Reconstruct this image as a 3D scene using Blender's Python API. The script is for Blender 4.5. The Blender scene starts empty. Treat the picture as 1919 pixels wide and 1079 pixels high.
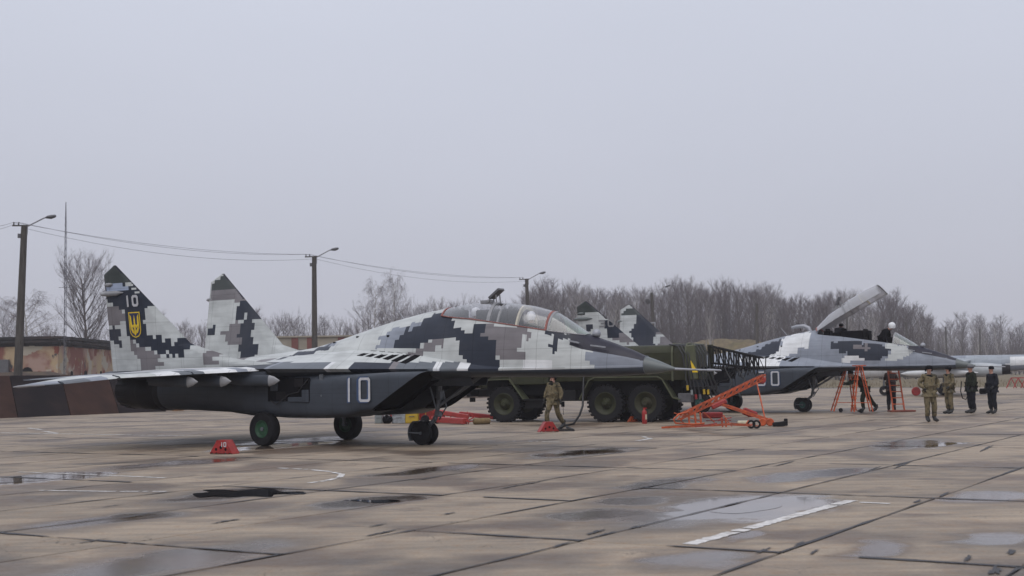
import bpy, bmesh, math, random
from math import sin, cos, pi, radians, sqrt, atan2, exp, floor
from mathutils import Vector, Matrix, noise as mnoise
random.seed(7)
sc = bpy.context.scene
COL = sc.collection

# ------------------------------------------------------------------ camera, sky, sun, exposure
CF, CHOR, CROLL, CH = 2450.0, 703.0, 0.0155, 1.62      # focal length and horizon in pixels of a 1919 wide frame, roll, eye height
CPIT = math.atan((CHOR - 539.5) / CF)
cam_d = bpy.data.cameras.new('camera'); cam = bpy.data.objects.new('camera', cam_d); COL.objects.link(cam)
sc.camera = cam
cam_d.sensor_width = 36.0
cam_d.lens = 36.0 * CF / 1919.0
cam_d.clip_start = 0.1; cam_d.clip_end = 5000
cam.location = (0, 0, CH)
cam.rotation_mode = 'QUATERNION'
cam.rotation_quaternion = (Matrix.Rotation(pi / 2 + CPIT, 3, 'X') @ Matrix.Rotation(-CROLL, 3, 'Z')).to_quaternion()
cam_d.dof.use_dof = True; cam_d.dof.focus_distance = 30.0; cam_d.dof.aperture_fstop = 2.4

world = bpy.data.worlds.new('World'); sc.world = world; world.use_nodes = True
wn = world.node_tree; wn.nodes.clear()
def wnode(t): return wn.nodes.new(t)
sky = wnode('ShaderNodeTexSky'); sky.sky_type = 'NISHITA'; sky.sun_disc = False
SUN_EL, SUN_AZ = radians(55), radians(200)
sky.sun_elevation = SUN_EL; sky.sun_rotation = SUN_AZ; sky.dust_density = 4; sky.air_density = 1.0
tcw = wnode('ShaderNodeTexCoord'); sep = wnode('ShaderNodeSeparateXYZ'); wn.links.new(tcw.outputs['Generated'], sep.inputs[0])
rampw = wnode('ShaderNodeValToRGB'); wn.links.new(sep.outputs['Z'], rampw.inputs[0])
rampw.color_ramp.elements[0].position = 0.0; rampw.color_ramp.elements[0].color = (0.482, 0.490, 0.562, 1)
rampw.color_ramp.elements[1].position = 1.0; rampw.color_ramp.elements[1].color = (0.84, 0.87, 0.98, 1)
e = rampw.color_ramp.elements.new(0.27); e.color = (0.625, 0.655, 0.755, 1)
nzw = wnode('ShaderNodeTexNoise'); nzw.inputs['Scale'].default_value = 1.6; nzw.inputs['Detail'].default_value = 3
mpw = wnode('ShaderNodeMapping'); mpw.inputs['Scale'].default_value = (1, 1, 3.0)
wn.links.new(tcw.outputs['Generated'], mpw.inputs[0]); wn.links.new(mpw.outputs[0], nzw.inputs['Vector'])
mrw = wnode('ShaderNodeMapRange'); mrw.inputs['To Min'].default_value = 9.3; mrw.inputs['To Max'].default_value = 10.7
wn.links.new(nzw.outputs['Fac'], mrw.inputs['Value'])
mulw = wnode('ShaderNodeVectorMath'); mulw.operation = 'SCALE'
wn.links.new(rampw.outputs[0], mulw.inputs[0]); wn.links.new(mrw.outputs[0], mulw.inputs['Scale'])
mixw = wnode('ShaderNodeMixRGB'); mixw.inputs[0].default_value = 0.95
wn.links.new(sky.outputs[0], mixw.inputs[1]); wn.links.new(mulw.outputs[0], mixw.inputs[2])
bg = wnode('ShaderNodeBackground'); bg.inputs['Strength'].default_value = 0.10
wn.links.new(mixw.outputs[0], bg.inputs[0]); wo = wnode('ShaderNodeOutputWorld'); wn.links.new(bg.outputs[0], wo.inputs[0])

sun_d = bpy.data.lights.new('sun', 'SUN'); sun_d.energy = 1.2; sun_d.angle = radians(60); sun_d.color = (1.0, 0.97, 0.93)
sun = bpy.data.objects.new('sun', sun_d); COL.objects.link(sun)
sun.rotation_euler = (radians(90) - SUN_EL, 0, pi - SUN_AZ)
sun.location = (0, 0, 40)

sc.view_settings.view_transform = 'Standard'
try: sc.view_settings.look = 'None'
except Exception: pass
sc.view_settings.gamma = 1.0; sc.view_settings.use_curve_mapping = False
sc.view_settings.exposure = 0.0
sc.render.engine = 'CYCLES'
sc.cycles.use_denoising = True
sc.cycles.max_bounces = 6; sc.cycles.transparent_max_bounces = 16; sc.cycles.volume_bounces = 1

# ------------------------------------------------------------------ measuring helpers (a pixel of the photograph -> a place in the world)
def ray(u, v):
    a = u - 959.5; b = 539.5 - v
    x = a * cos(CROLL) + b * sin(CROLL); y = -a * sin(CROLL) + b * cos(CROLL)
    return x / CF, cos(CPIT) - y / CF * sin(CPIT), sin(CPIT) + y / CF * cos(CPIT)
def G(u, v, z=0.0):                                   # where that pixel meets the level z
    r = ray(u, v); t = (z - CH) / r[2]; return Vector((r[0] * t, r[1] * t, z))
def W(u, v, Y):                                       # where that pixel meets the distance Y
    r = ray(u, v); t = Y / r[1]; return Vector((r[0] * t, Y, CH + r[2] * t))
def JP(u, v, s, J):                                   # the same in an aircraft's own side plane at offset s: (x forward, z up)
    px, py, th = J; r = ray(u, v); c, sn = cos(th), sin(th)
    t = (s + px * -sn + py * -c) / (r[0] * -sn + r[1] * -c)
    wx, wy = t * r[0] - px, t * r[1] - py
    return (wx * c - wy * sn, CH + t * r[2])

# ------------------------------------------------------------------ mesh helpers
class MB:
    def __init__(s): s.v = []; s.f = []; s.m = []; s.c = []
    def add(s, vs, fs, m=0, c=None):
        o = len(s.v); s.v += [tuple(p) for p in vs]
        for f in fs: s.f.append([i + o for i in f]); s.m.append(m); s.c.append(c)
        return s
    def box(s, c, d, rz=0.0, m=0, ry=0.0, rx=0.0, col=None):
        M = Matrix.Translation(c) @ Matrix.Rotation(rz, 4, 'Z') @ Matrix.Rotation(ry, 4, 'Y') @ Matrix.Rotation(rx, 4, 'X')
        a, b, e = d[0] / 2, d[1] / 2, d[2] / 2
        vs = [M @ Vector(p) for p in ((-a,-b,-e),(a,-b,-e),(a,b,-e),(-a,b,-e),(-a,-b,e),(a,-b,e),(a,b,e),(-a,b,e))]
        return s.add(vs, [(0,3,2,1),(4,5,6,7),(0,1,5,4),(1,2,6,5),(2,3,7,6),(3,0,4,7)], m, col)
    def beam(s, p, q, w, h=None, m=0):                # square bar from p to q
        p = Vector(p); q = Vector(q); h = h or w; d = (q - p)
        if d.length < 1e-6: return s
        d.normalize(); up = Vector((0,0,1)) if abs(d.z) < .95 else Vector((1,0,0))
        x = d.cross(up).normalized() * (w / 2); y = x.cross(d).normalized() * (h / 2)
        vs = [p-x-y, p+x-y, p+x+y, p-x+y, q-x-y, q+x-y, q+x+y, q-x+y]
        return s.add(vs, [(0,3,2,1),(4,5,6,7),(0,1,5,4),(1,2,6,5),(2,3,7,6),(3,0,4,7)], m)
    def tube(s, pts, r, n=8, m=0, cap=True):
        pts = [Vector(p) for p in pts]; k = len(pts); rs = r if isinstance(r, (list, tuple)) else [r] * k
        rings = []; prev = None
        for i in range(k):
            d = (pts[min(i+1,k-1)] - pts[max(i-1,0)])
            d = d.normalized() if d.length > 1e-9 else Vector((0,0,1))
            if prev is None:
                u = d.cross(Vector((0,0,1)) if abs(d.z) < .9 else Vector((1,0,0))).normalized()
            else:
                u = (prev - d * prev.dot(d)); u = u.normalized() if u.length > 1e-6 else d.orthogonal().normalized()
            prev = u; w = d.cross(u)
            rings.append([pts[i] + (u * cos(2*pi*j/n) + w * sin(2*pi*j/n)) * rs[i] for j in range(n)])
        return s.loft(rings, m, cap)
    def loft(s, rings, m=0, cap=True, closed=True, col=None):
        n = len(rings[0]); vs = [p for r in rings for p in r]; fs = []
        for i in range(len(rings) - 1):
            for j in range(n if closed else n - 1):
                a = i*n + j; b = i*n + (j+1) % n
                fs.append((a, b, b+n, a+n))
        if cap and closed:
            fs.append(tuple(range(n-1,-1,-1))); fs.append(tuple((len(rings)-1)*n + j for j in range(n)))
        return s.add(vs, fs, m, col)
    def lathe(s, prof, o, ax, n=20, m=0, seg=None):   # prof: (radius, along) pairs round axis ax through o
        o = Vector(o); ax = Vector(ax).normalized(); u = ax.orthogonal().normalized(); w = ax.cross(u)
        rings = [[o + ax*a + (u*cos(2*pi*j/n) + w*sin(2*pi*j/n))*max(r,1e-4) for j in range(n)] for r, a in prof]
        return s.loft(rings, m, False)
    def prism(s, poly, d, m=0):                       # flat polygon pushed along d
        k = len(poly); d = Vector(d); vs = [Vector(p) for p in poly] + [Vector(p) + d for p in poly]
        fs = [tuple(range(k-1,-1,-1)), tuple(range(k, 2*k))] + [(i,(i+1)%k,(i+1)%k+k,i+k) for i in range(k)]
        return s.add(vs, fs, m)
    def move(s, M): s.v = [tuple(M @ Vector(p)) for p in s.v]; return s
    def mesh(s, name, mats, smooth=None, fixn=True, bevel=0):
        me = bpy.data.meshes.new(name); me.from_pydata(s.v, [], s.f)
        for k in (mats if isinstance(mats, (list, tuple)) else [mats]): me.materials.append(k)
        me.polygons.foreach_set('material_index', s.m)
        if any(c is not None for c in s.c):
            at = me.color_attributes.new('paint', 'FLOAT_COLOR', 'CORNER'); buf = []
            for p in me.polygons:
                c = s.c[p.index] or (.1,.1,.1); buf += [c[0], c[1], c[2], 1.0] * p.loop_total
            at.data.foreach_set('color', buf)
        if fixn or bevel:
            bm = bmesh.new(); bm.from_mesh(me)
            if bevel: 
                bmesh.ops.bevel(bm, geom=[e for e in bm.edges if len(e.link_faces) == 2 and e.calc_face_angle(0) > .6], offset=bevel, segments=1, affect='EDGES')
            if fixn: bmesh.ops.recalc_face_normals(bm, faces=bm.faces)
            bm.to_mesh(me); bm.free()
        if smooth is not None:
            me.polygons.foreach_set('use_smooth', [True] * len(me.polygons))
            if smooth < 3: 
                bm = bmesh.new(); bm.from_mesh(me)
                for ed in bm.edges:
                    if len(ed.link_faces) == 2 and ed.calc_face_angle(0) > smooth: ed.smooth = False
                bm.to_mesh(me); bm.free()
        me.update(); return me
def link(name, data, parent=None, loc=None, rz=None, **kw):
    o = bpy.data.objects.new(name, data); COL.objects.link(o)
    if parent: o.parent = parent
    if loc is not None: o.location = loc
    if rz is not None: o.rotation_euler = (0, 0, rz)
    for k, v in kw.items(): o[k] = v
    return o
def part(name, mb, mats, parent=None, smooth=None, bevel=0, fixn=True, **kw):
    return link(name, mb.mesh(name, mats, smooth, fixn, bevel), parent, **kw)
def thing(name, label, cat, loc=(0,0,0), rz=0.0, group=None):
    o = link(name, None, None, loc, rz, label=label, category=cat)
    o.empty_display_size = .3
    if group: o['group'] = group
    return o
def tag(o, label, cat, group=None):
    o['label'] = label; o['category'] = cat
    if group: o['group'] = group
    return o
def copy_tree(o, parent=None):
    c = o.copy(); COL.objects.link(c); c.parent = parent
    for ch in list(o.children): copy_tree(ch, c)
    return c

# ------------------------------------------------------------------ materials
def mat(name, col, rough=.6, metal=0.0, var=.15, scale=6.0, bump=.0, bscale=60.0, spec=.5, streak=(1,1,1), dirt=None, dirt_amt=.5, panels=False):
    m = bpy.data.materials.new(name); m.use_nodes = True; nt = m.node_tree; b = nt.nodes['Principled BSDF']
    tc = nt.nodes.new('ShaderNodeTexCoord'); mp = nt.nodes.new('ShaderNodeMapping'); mp.inputs['Scale'].default_value = streak
    nt.links.new(tc.outputs['Object'], mp.inputs[0])
    nz = nt.nodes.new('ShaderNodeTexNoise'); nz.inputs['Scale'].default_value = scale; nz.inputs['Detail'].default_value = 6
    nt.links.new(mp.outputs[0], nz.inputs['Vector'])
    mr = nt.nodes.new('ShaderNodeMapRange'); mr.inputs['From Min'].default_value = .3; mr.inputs['From Max'].default_value = .7
    mr.inputs['To Min'].default_value = 1 - var; mr.inputs['To Max'].default_value = 1 + var
    nt.links.new(nz.outputs['Fac'], mr.inputs['Value'])
    if col == 'paint':
        at = nt.nodes.new('ShaderNodeAttribute'); at.attribute_name = 'paint'; src = at.outputs['Color']
    else:
        rgb = nt.nodes.new('ShaderNodeRGB'); rgb.outputs[0].default_value = (*col, 1); src = rgb.outputs[0]
    if dirt:
        n2 = nt.nodes.new('ShaderNodeTexNoise'); n2.inputs['Scale'].default_value = scale * .35; n2.inputs['Detail'].default_value = 8
        nt.links.new(mp.outputs[0], n2.inputs['Vector'])
        r2 = nt.nodes.new('ShaderNodeMapRange'); r2.inputs['From Min'].default_value = .5; r2.inputs['From Max'].default_value = .72; r2.inputs['To Max'].default_value = dirt_amt
        nt.links.new(n2.outputs['Fac'], r2.inputs['Value'])
        mx = nt.nodes.new('ShaderNodeMixRGB'); nt.links.new(r2.outputs[0], mx.inputs[0]); nt.links.new(src, mx.inputs[1]); mx.inputs[2].default_value = (*dirt, 1); src = mx.outputs[0]
    if panels:
        sp = nt.nodes.new('ShaderNodeSeparateXYZ'); nt.links.new(tc.outputs['Object'], sp.inputs[0]); prev = mr.outputs[0]
        def mth(op, a, b_=None):
            n = nt.nodes.new('ShaderNodeMath'); n.operation = op
            for i, k in enumerate((a, b_)):
                if k is None: continue
                if isinstance(k, (int, float)): n.inputs[i].default_value = k
                else: nt.links.new(k, n.inputs[i])
            return n.outputs[0]
        for axis, period, width, off in (('X',.83,.013,.2),('X',1.37,.010,.5),('Z',.93,.010,.13)):
            fr_ = mth('FRACT', mth('MULTIPLY', mth('ADD', sp.outputs[axis], off + 20), 1/period)); ln = mth('LESS_THAN', fr_, width/period)
            prev = mth('MULTIPLY', prev, mth('SUBTRACT', 1, mth('MULTIPLY', ln, .34)))
        m4 = nt.nodes.new('ShaderNodeMapping'); m4.inputs['Scale'].default_value = (.5, 3, 5); nt.links.new(tc.outputs['Object'], m4.inputs[0])
        n4 = nt.nodes.new('ShaderNodeTexNoise'); n4.inputs['Scale'].default_value = 2.2; n4.inputs['Detail'].default_value = 7; nt.links.new(m4.outputs[0], n4.inputs['Vector'])
        r4 = nt.nodes.new('ShaderNodeMapRange'); r4.inputs[1].default_value = .45; r4.inputs[2].default_value = .72; r4.inputs[3].default_value = 1.0; r4.inputs[4].default_value = .84; nt.links.new(n4.outputs['Fac'], r4.inputs[0])
        prev = mth('MULTIPLY', prev, r4.outputs[0]); mr = type('o', (), {'outputs': [prev]})
    mu = nt.nodes.new('ShaderNodeVectorMath'); mu.operation = 'SCALE'
    nt.links.new(src, mu.inputs[0]); nt.links.new(mr.outputs[0], mu.inputs['Scale'])
    nt.links.new(mu.outputs[0], b.inputs['Base Color'])
    b.inputs['Metallic'].default_value = metal; b.inputs['Specular IOR Level'].default_value = spec
    rr = nt.nodes.new('ShaderNodeMapRange'); rr.inputs['To Min'].default_value = max(.02, rough - .12); rr.inputs['To Max'].default_value = min(1, rough + .12)
    nt.links.new(nz.outputs['Fac'], rr.inputs['Value']); nt.links.new(rr.outputs[0], b.inputs['Roughness'])
    if bump:
        n3 = nt.nodes.new('ShaderNodeTexNoise'); n3.inputs['Scale'].default_value = bscale; n3.inputs['Detail'].default_value = 4
        nt.links.new(tc.outputs['Object'], n3.inputs['Vector'])
        bp = nt.nodes.new('ShaderNodeBump'); bp.inputs['Strength'].default_value = bump; bp.inputs['Distance'].default_value = .02
        nt.links.new(n3.outputs['Fac'], bp.inputs['Height']); nt.links.new(bp.outputs[0], b.inputs['Normal'])
    return m
M = {}
M['camo'] = mat('weathered_camouflage_paint', 'paint', panels=True, rough=.45, metal=0, var=.10, scale=2.6, bump=.06, bscale=9, spec=.3, dirt=(.12,.115,.12), dirt_amt=.22)
M['belly'] = mat('blue_grey_belly_with_shade', (.040,.048,.062), .45, 0, .12, 3, panels=True, spec=.3, dirt=(.04,.045,.055), dirt_amt=.5)  # blue-grey darkened: shade under the jet put into the colour
M['radome'] = mat('grey_green_radome', (.115,.13,.13), .38, 0, .08, 4)
M['probe'] = mat('pale_grey_probe', (.30,.31,.34), .35, .2, .1, 8)
M['dkmetal'] = mat('burnt_dark_metal', (.010,.009,.011), .55, .2, .3, 9, spec=.2)
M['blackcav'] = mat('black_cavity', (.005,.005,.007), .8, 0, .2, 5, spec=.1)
M['strut'] = mat('grey_oleo_steel', (.11,.12,.135), .4, .3, .2, 14)
M['chrome'] = mat('bright_steel', (.55,.56,.58), .18, 1, .05, 8)
M['tyre'] = mat('black_rubber', (.010,.010,.012), .8, 0, .3, 12, spec=.2, bump=.2, bscale=40)
M['hubgreen'] = mat('green_hub_paint', (.008,.050,.020), .6, 0, .3, 12)
M['hubteal'] = mat('teal_hub_paint', (.008,.055,.047), .6, 0, .3, 12)
M['white'] = mat('white_marking_paint', (.46,.46,.48), .5, 0, .08, 12)
M['blueline'] = mat('blue_marking_edge', (.03,.06,.14), .5, 0, .08, 12)
M['navy'] = mat('navy_shield_paint', (.012,.02,.075), .5, 0, .1, 12)
M['yellow'] = mat('yellow_shield_paint', (.72,.50,.02), .5, 0, .12, 12)
M['redseal'] = mat('faded_red_seal', (.24,.085,.072), .6, 0, .25, 10)
M['framegrey'] = mat('canopy_frame_grey', (.24,.24,.25), .4, .1, .15, 9)
M['cream'] = mat('cream_frame_edge', (.55,.50,.36), .5, 0, .15, 9)
M['olive'] = mat('olive_truck_paint', (.028,.030,.014), .55, 0, .22, 4, spec=.25, dirt=(.05,.042,.03), dirt_amt=.5)
M['olivelt'] = mat('sun_bleached_olive', (.070,.076,.040), .6, 0, .2, 5)
M['chassis'] = mat('black_chassis_paint', (.009,.009,.010), .7, 0, .3, 8, spec=.2)
M['orange'] = mat('scuffed_orange_paint', (.44,.075,.018), .55, 0, .3, 10, dirt=(.16,.05,.03), dirt_amt=.6)
M['red'] = mat('scuffed_red_paint', (.29,.013,.012), .5, 0, .25, 10, dirt=(.12,.02,.015), dirt_amt=.6)
M['redpink'] = mat('sun_faded_red_paint', (.30,.030,.026), .5, 0, .2, 10)
M['yellowbox'] = mat('yellow_box_paint', (.44,.29,.02), .5, 0, .15, 7)
M['foil'] = mat('crumpled_silver_cover', (.36,.38,.40), .35, .6, .25, 20, bump=.7, bscale=30)
M['greybox'] = mat('grey_box_paint', (.20,.22,.22), .5, 0, .2, 9)
M['brownroll'] = mat('brown_canvas', (.17,.115,.05), .8, 0, .25, 18, bump=.3, bscale=80)
M['hose'] = mat('black_cable_rubber', (.013,.013,.015), .5, 0, .3, 12)
M['concpole'] = mat('weathered_pole_concrete', (.075,.068,.062), .85, 0, .25, 3, spec=.2, bump=.3, bscale=30, streak=(4,4,.5))
M['lampgrey'] = mat('dull_lamp_housing', (.10,.10,.11), .5, .2, .2, 9)
M['armgrey'] = mat('galvanised_arm', (.26,.26,.28), .45, .5, .15, 9)
M['wire'] = mat('grey_wire', (.10,.10,.12), .6)
M['bark'] = mat('dull_bark', (.085,.072,.068), .9, 0, .35, 3, bump=.5, bscale=14)
M['twig'] = mat('bare_twigs', (.118,.100,.108), .9, 0, .25, 1.2)
M['twig2'] = mat('dark_bare_twigs', (.082,.062,.070), .9, 0, .25, 1.2)
M['twig3'] = mat('pale_bare_twigs', (.19,.17,.175), .9, 0, .25, 1.2)
M['birch'] = mat('pale_birch_bark', (.38,.36,.34), .8, 0, .4, 5, streak=(1,1,6))
M['drygrass'] = mat('dry_brown_grass', (.13,.098,.05), .95, 0, .35, 1.5, bump=.6, bscale=20, dirt=(.10,.085,.03), dirt_amt=.8)
M['skin'] = mat('skin', (.36,.19,.14), .55, 0, .12, 20)
M['black_cloth'] = mat('black_cloth', (.007,.007,.009), .9, 0, .3, 14, spec=.1, bump=.3, bscale=50)
M['navy_cloth'] = mat('dark_navy_overalls', (.011,.012,.018), .85, 0, .3, 9, spec=.15, bump=.3, bscale=40)
M['green_cloth'] = mat('dark_green_jacket', (.016,.020,.013), .85, 0, .3, 9, spec=.15, bump=.3, bscale=40)
M['brown_cloth'] = mat('dark_brown_jacket', (.035,.018,.014), .8, 0, .3, 9, bump=.3, bscale=40)
M['helmet'] = mat('white_flight_helmet', (.72,.73,.75), .3, 0, .06, 14)
M['boot'] = mat('black_boot_leather', (.012,.012,.013), .5, 0, .2, 15)

def pixel_cloth(name, cols, cell=.045):
    m = bpy.data.materials.new(name); m.use_nodes = True; nt = m.node_tree; b = nt.nodes['Principled BSDF']
    tc = nt.nodes.new('ShaderNodeTexCoord'); sn = nt.nodes.new('ShaderNodeVectorMath'); sn.operation = 'SNAP'; sn.inputs[1].default_value = (cell,)*3
    nt.links.new(tc.outputs['Object'], sn.inputs[0])
    nz = nt.nodes.new('ShaderNodeTexNoise'); nz.inputs['Scale'].default_value = 5; nz.inputs['Detail'].default_value = 3
    nt.links.new(sn.outputs[0], nz.inputs['Vector'])
    rp = nt.nodes.new('ShaderNodeValToRGB'); rp.color_ramp.interpolation = 'CONSTANT'
    rp.color_ramp.elements[0].position = 0; rp.color_ramp.elements[0].color = (*cols[0], 1)
    rp.color_ramp.elements[1].position = .44; rp.color_ramp.elements[1].color = (*cols[1], 1)
    for p, c in zip((.52, .62), cols[2:]): rp.color_ramp.elements.new(p).color = (*c, 1)
    nt.links.new(nz.outputs['Fac'], rp.inputs[0]); nt.links.new(rp.outputs[0], b.inputs['Base Color']); b.inputs['Roughness'].default_value = .85
    n3 = nt.nodes.new('ShaderNodeTexNoise'); n3.inputs['Scale'].default_value = 14; bp = nt.nodes.new('ShaderNodeBump'); bp.inputs['Strength'].default_value = .5; bp.inputs['Distance'].default_value = .03
    nt.links.new(tc.outputs['Object'], n3.inputs['Vector']); nt.links.new(n3.outputs['Fac'], bp.inputs['Height']); nt.links.new(bp.outputs[0], b.inputs['Normal'])
    return m
M['camo_cloth'] = pixel_cloth('pixel_camouflage_cloth', [(.045,.037,.020), (.115,.090,.046), (.15,.118,.064), (.08,.066,.036)])
def glass(name, tint, refl=1.0, alpha=.12, sheen=.12):
    m = bpy.data.materials.new(name); m.use_nodes = True; nt = m.node_tree; nt.nodes.clear()
    o = nt.nodes.new('ShaderNodeOutputMaterial'); g = nt.nodes.new('ShaderNodeBsdfGlossy'); g.inputs['Roughness'].default_value = .10
    t = nt.nodes.new('ShaderNodeBsdfTransparent'); t.inputs[0].default_value = (*tint, 1); d = nt.nodes.new('ShaderNodeBsdfDiffuse'); d.inputs[0].default_value = (.62,.62,.64,1)
    fr = nt.nodes.new('ShaderNodeLayerWeight'); fr.inputs[0].default_value = .5
    pw = nt.nodes.new('ShaderNodeMath'); pw.operation = 'POWER'; pw.inputs[1].default_value = 1.5; nt.links.new(fr.outputs['Facing'], pw.inputs[0])
    ml = nt.nodes.new('ShaderNodeMath'); ml.operation = 'MULTIPLY_ADD'; ml.inputs[1].default_value = refl; ml.inputs[2].default_value = alpha; ml.use_clamp = True
    m0 = nt.nodes.new('ShaderNodeMixShader'); m0.inputs[0].default_value = sheen; nt.links.new(t.outputs[0], m0.inputs[1]); nt.links.new(d.outputs[0], m0.inputs[2])  # pale diffuse share stands in for sky reflection
    mx = nt.nodes.new('ShaderNodeMixShader')
    nt.links.new(pw.outputs[0], ml.inputs[0]); nt.links.new(ml.outputs[0], mx.inputs[0]); nt.links.new(m0.outputs[0], mx.inputs[1]); nt.links.new(g.outputs[0], mx.inputs[2]); nt.links.new(mx.outputs[0], o.inputs[0])
    return m
M['glass'] = glass('clear_canopy_glass', (.93,.93,.95), .85, .06, .05)
M['glass_sheen'] = glass('painted_sheen_canopy_glass', (.60,.60,.63), .6, .08, .42)  # milky: sky reflection on the raised canopy put into the colour
M['glassw'] = glass('greenish_windscreen_glass', (.62,.86,.66), .75, .10, .06)
# ------------------------------------------------------------------ ground: grass plain, apron of concrete slabs, puddles, paint
AZ = 1.019; GU = Vector((cos(AZ), sin(AZ))); GV = Vector((sin(AZ), -cos(AZ)))      # slab directions
def gw(u, v): p = GU * u + GV * v; return p.x, p.y
def gridc(p): q = Vector((p[0], p[1])); return q.dot(GU), q.dot(GV)
b = MB()
for (x0, x1, y0, y1) in ((-1100, 1100, -200, 1100),):
    nx, ny = 44, 40
    vs = [(x0 + (x1-x0)*i/nx, y0 + (y1-y0)*j/ny, -.16) for j in range(ny+1) for i in range(nx+1)]
    b.add(vs, [(j*(nx+1)+i, j*(nx+1)+i+1, (j+1)*(nx+1)+i+1, (j+1)*(nx+1)+i) for j in range(ny) for i in range(nx)])
part('ground', b, M['drygrass'], kind='structure')

def concrete():
    m = bpy.data.materials.new('damp_stained_concrete'); m.use_nodes = True; nt = m.node_tree; N = nt.nodes; L = nt.links; bs = N['Principled BSDF']
    geo = N.new('ShaderNodeNewGeometry'); pos = geo.outputs['Position']
    def math(op, a, b=None, c=None, clamp=False):
        n = N.new('ShaderNodeMath'); n.operation = op; n.use_clamp = clamp
        for i, k in enumerate((a, b, c)):
            if k is None: continue
            if isinstance(k, (int, float)): n.inputs[i].default_value = k
            else: L.new(k, n.inputs[i])
        return n.outputs[0]
    def noise(scale, detail=5, rough=.55, sc3=(1,1,1), rz=0, src=None):
        mp = N.new('ShaderNodeMapping'); mp.inputs['Scale'].default_value = sc3; mp.inputs['Rotation'].default_value = (0,0,rz); L.new(src or pos, mp.inputs[0])
        n = N.new('ShaderNodeTexNoise'); n.inputs['Scale'].default_value = scale; n.inputs['Detail'].default_value = detail; n.inputs['Roughness'].default_value = rough
        L.new(mp.outputs[0], n.inputs['Vector']); return n.outputs['Fac']
    def rng(v, a, b, c, d, smooth=True):
        n = N.new('ShaderNodeMapRange'); n.interpolation_type = 'SMOOTHSTEP' if smooth else 'LINEAR'
        for i, k in enumerate((a, b, c, d)): n.inputs[i+1].default_value = k
        L.new(v, n.inputs[0]); return n.outputs[0]
    # hollows that stay damp: noise everywhere plus the hollows seen in the photograph
    warp = N.new('ShaderNodeTexNoise'); warp.inputs['Scale'].default_value = .9; warp.inputs['Detail'].default_value = 4; L.new(pos, warp.inputs['Vector'])
    wv = N.new('ShaderNodeVectorMath'); wv.operation = 'MULTIPLY_ADD'; L.new(warp.outputs['Color'], wv.inputs[0]); wv.inputs[1].default_value = (1.3,1.3,0); L.new(pos, wv.inputs[2])
    off = N.new('ShaderNodeVectorMath'); off.operation = 'SUBTRACT'; L.new(wv.outputs[0], off.inputs[0]); off.inputs[1].default_value = (.65,.65,0)
    wpos = off.outputs[0]
    damp = None
    for (u, v, ru, rv) in HOLLOWS:                     # u,v = centre, then half sizes along and across the slabs
        p = gw(*gridc(G(u, v)))
        mp = N.new('ShaderNodeMapping'); mp.vector_type = 'TEXTURE'; mp.inputs['Location'].default_value = (p[0], p[1], 0); mp.inputs['Rotation'].default_value = (0,0,AZ); mp.inputs['Scale'].default_value = (ru, rv, 1)
        L.new(wpos, mp.inputs[0]); ln = N.new('ShaderNodeVectorMath'); ln.operation = 'LENGTH'; L.new(mp.outputs[0], ln.inputs[0])
        k = rng(ln.outputs['Value'], .35, 1.25, 1, 0)
        damp = k if damp is None else math('MAXIMUM', damp, k)
    nA = noise(.33, 4, .5, (1, 1, 1)); nA = rng(nA, .47, .60, 0, 1)
    nB = noise(1.3, 5, .6, (.45, 1, 1), -AZ); nB = rng(nB, .53, .70, 0, .75)
    pool_ = None
    warp2 = N.new('ShaderNodeTexNoise'); warp2.inputs['Scale'].default_value = 2.6; warp2.inputs['Detail'].default_value = 6; L.new(pos, warp2.inputs['Vector'])
    wv2 = N.new('ShaderNodeVectorMath'); wv2.operation = 'MULTIPLY_ADD'; L.new(warp2.outputs['Color'], wv2.inputs[0]); wv2.inputs[1].default_value = (.9,.9,0); L.new(wpos, wv2.inputs[2])
    of2 = N.new('ShaderNodeVectorMath'); of2.operation = 'SUBTRACT'; L.new(wv2.outputs[0], of2.inputs[0]); of2.inputs[1].default_value = (.45,.45,0)
    for (u, v, ru, rv) in WATER:
        p = gw(*gridc(G(u, v)))
        mp = N.new('ShaderNodeMapping'); mp.vector_type = 'TEXTURE'; mp.inputs['Location'].default_value = (p[0], p[1], 0); mp.inputs['Rotation'].default_value = (0,0,AZ); mp.inputs['Scale'].default_value = (ru, rv, 1)
        L.new(of2.outputs[0], mp.inputs[0]); ln = N.new('ShaderNodeVectorMath'); ln.operation = 'LENGTH'; L.new(mp.outputs[0], ln.inputs[0])
        k = rng(ln.outputs['Value'], .80, 1.15, 1, 0); pool_ = k if pool_ is None else math('MAXIMUM', pool_, k)
    rand = N.new('ShaderNodeObjectInfo').outputs['Random']
    slabdamp = rng(rand, .62, .95, 0, .55, False)
    wet = math('MAXIMUM', damp, math('MAXIMUM', math('MULTIPLY', nA, .8), nB))
    wet = math('MAXIMUM', wet, math('MULTIPLY', slabdamp, rng(noise(.8, 4), .38, .55, 0, 1)))
    fine = noise(26, 6, .7); mid = noise(5, 6, .65); streak = noise(2.2, 5, .6, (.22, 1.4, 1), -AZ)
    dry = N.new('ShaderNodeMixRGB'); dry.inputs[1].default_value = (.375, .295, .215, 1); dry.inputs[2].default_value = (.252, .205, .155, 1); L.new(rng(streak, .35, .65, 0, 1), dry.inputs[0])
    dry2 = N.new('ShaderNodeMixRGB'); dry2.inputs[2].default_value = (.265, .178, .112, 1); L.new(dry.outputs[0], dry2.inputs[1]); L.new(math('MULTIPLY', rng(mid, .5, .72, 0, 1), .7), dry2.inputs[0])
    wetc = N.new('ShaderNodeMixRGB'); wetc.inputs[1].default_value = (.082, .047, .027, 1); wetc.inputs[2].default_value = (.070, .050, .036, 1); L.new(rng(noise(.6, 4), .42, .58, 0, 1), wetc.inputs[0])
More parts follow.
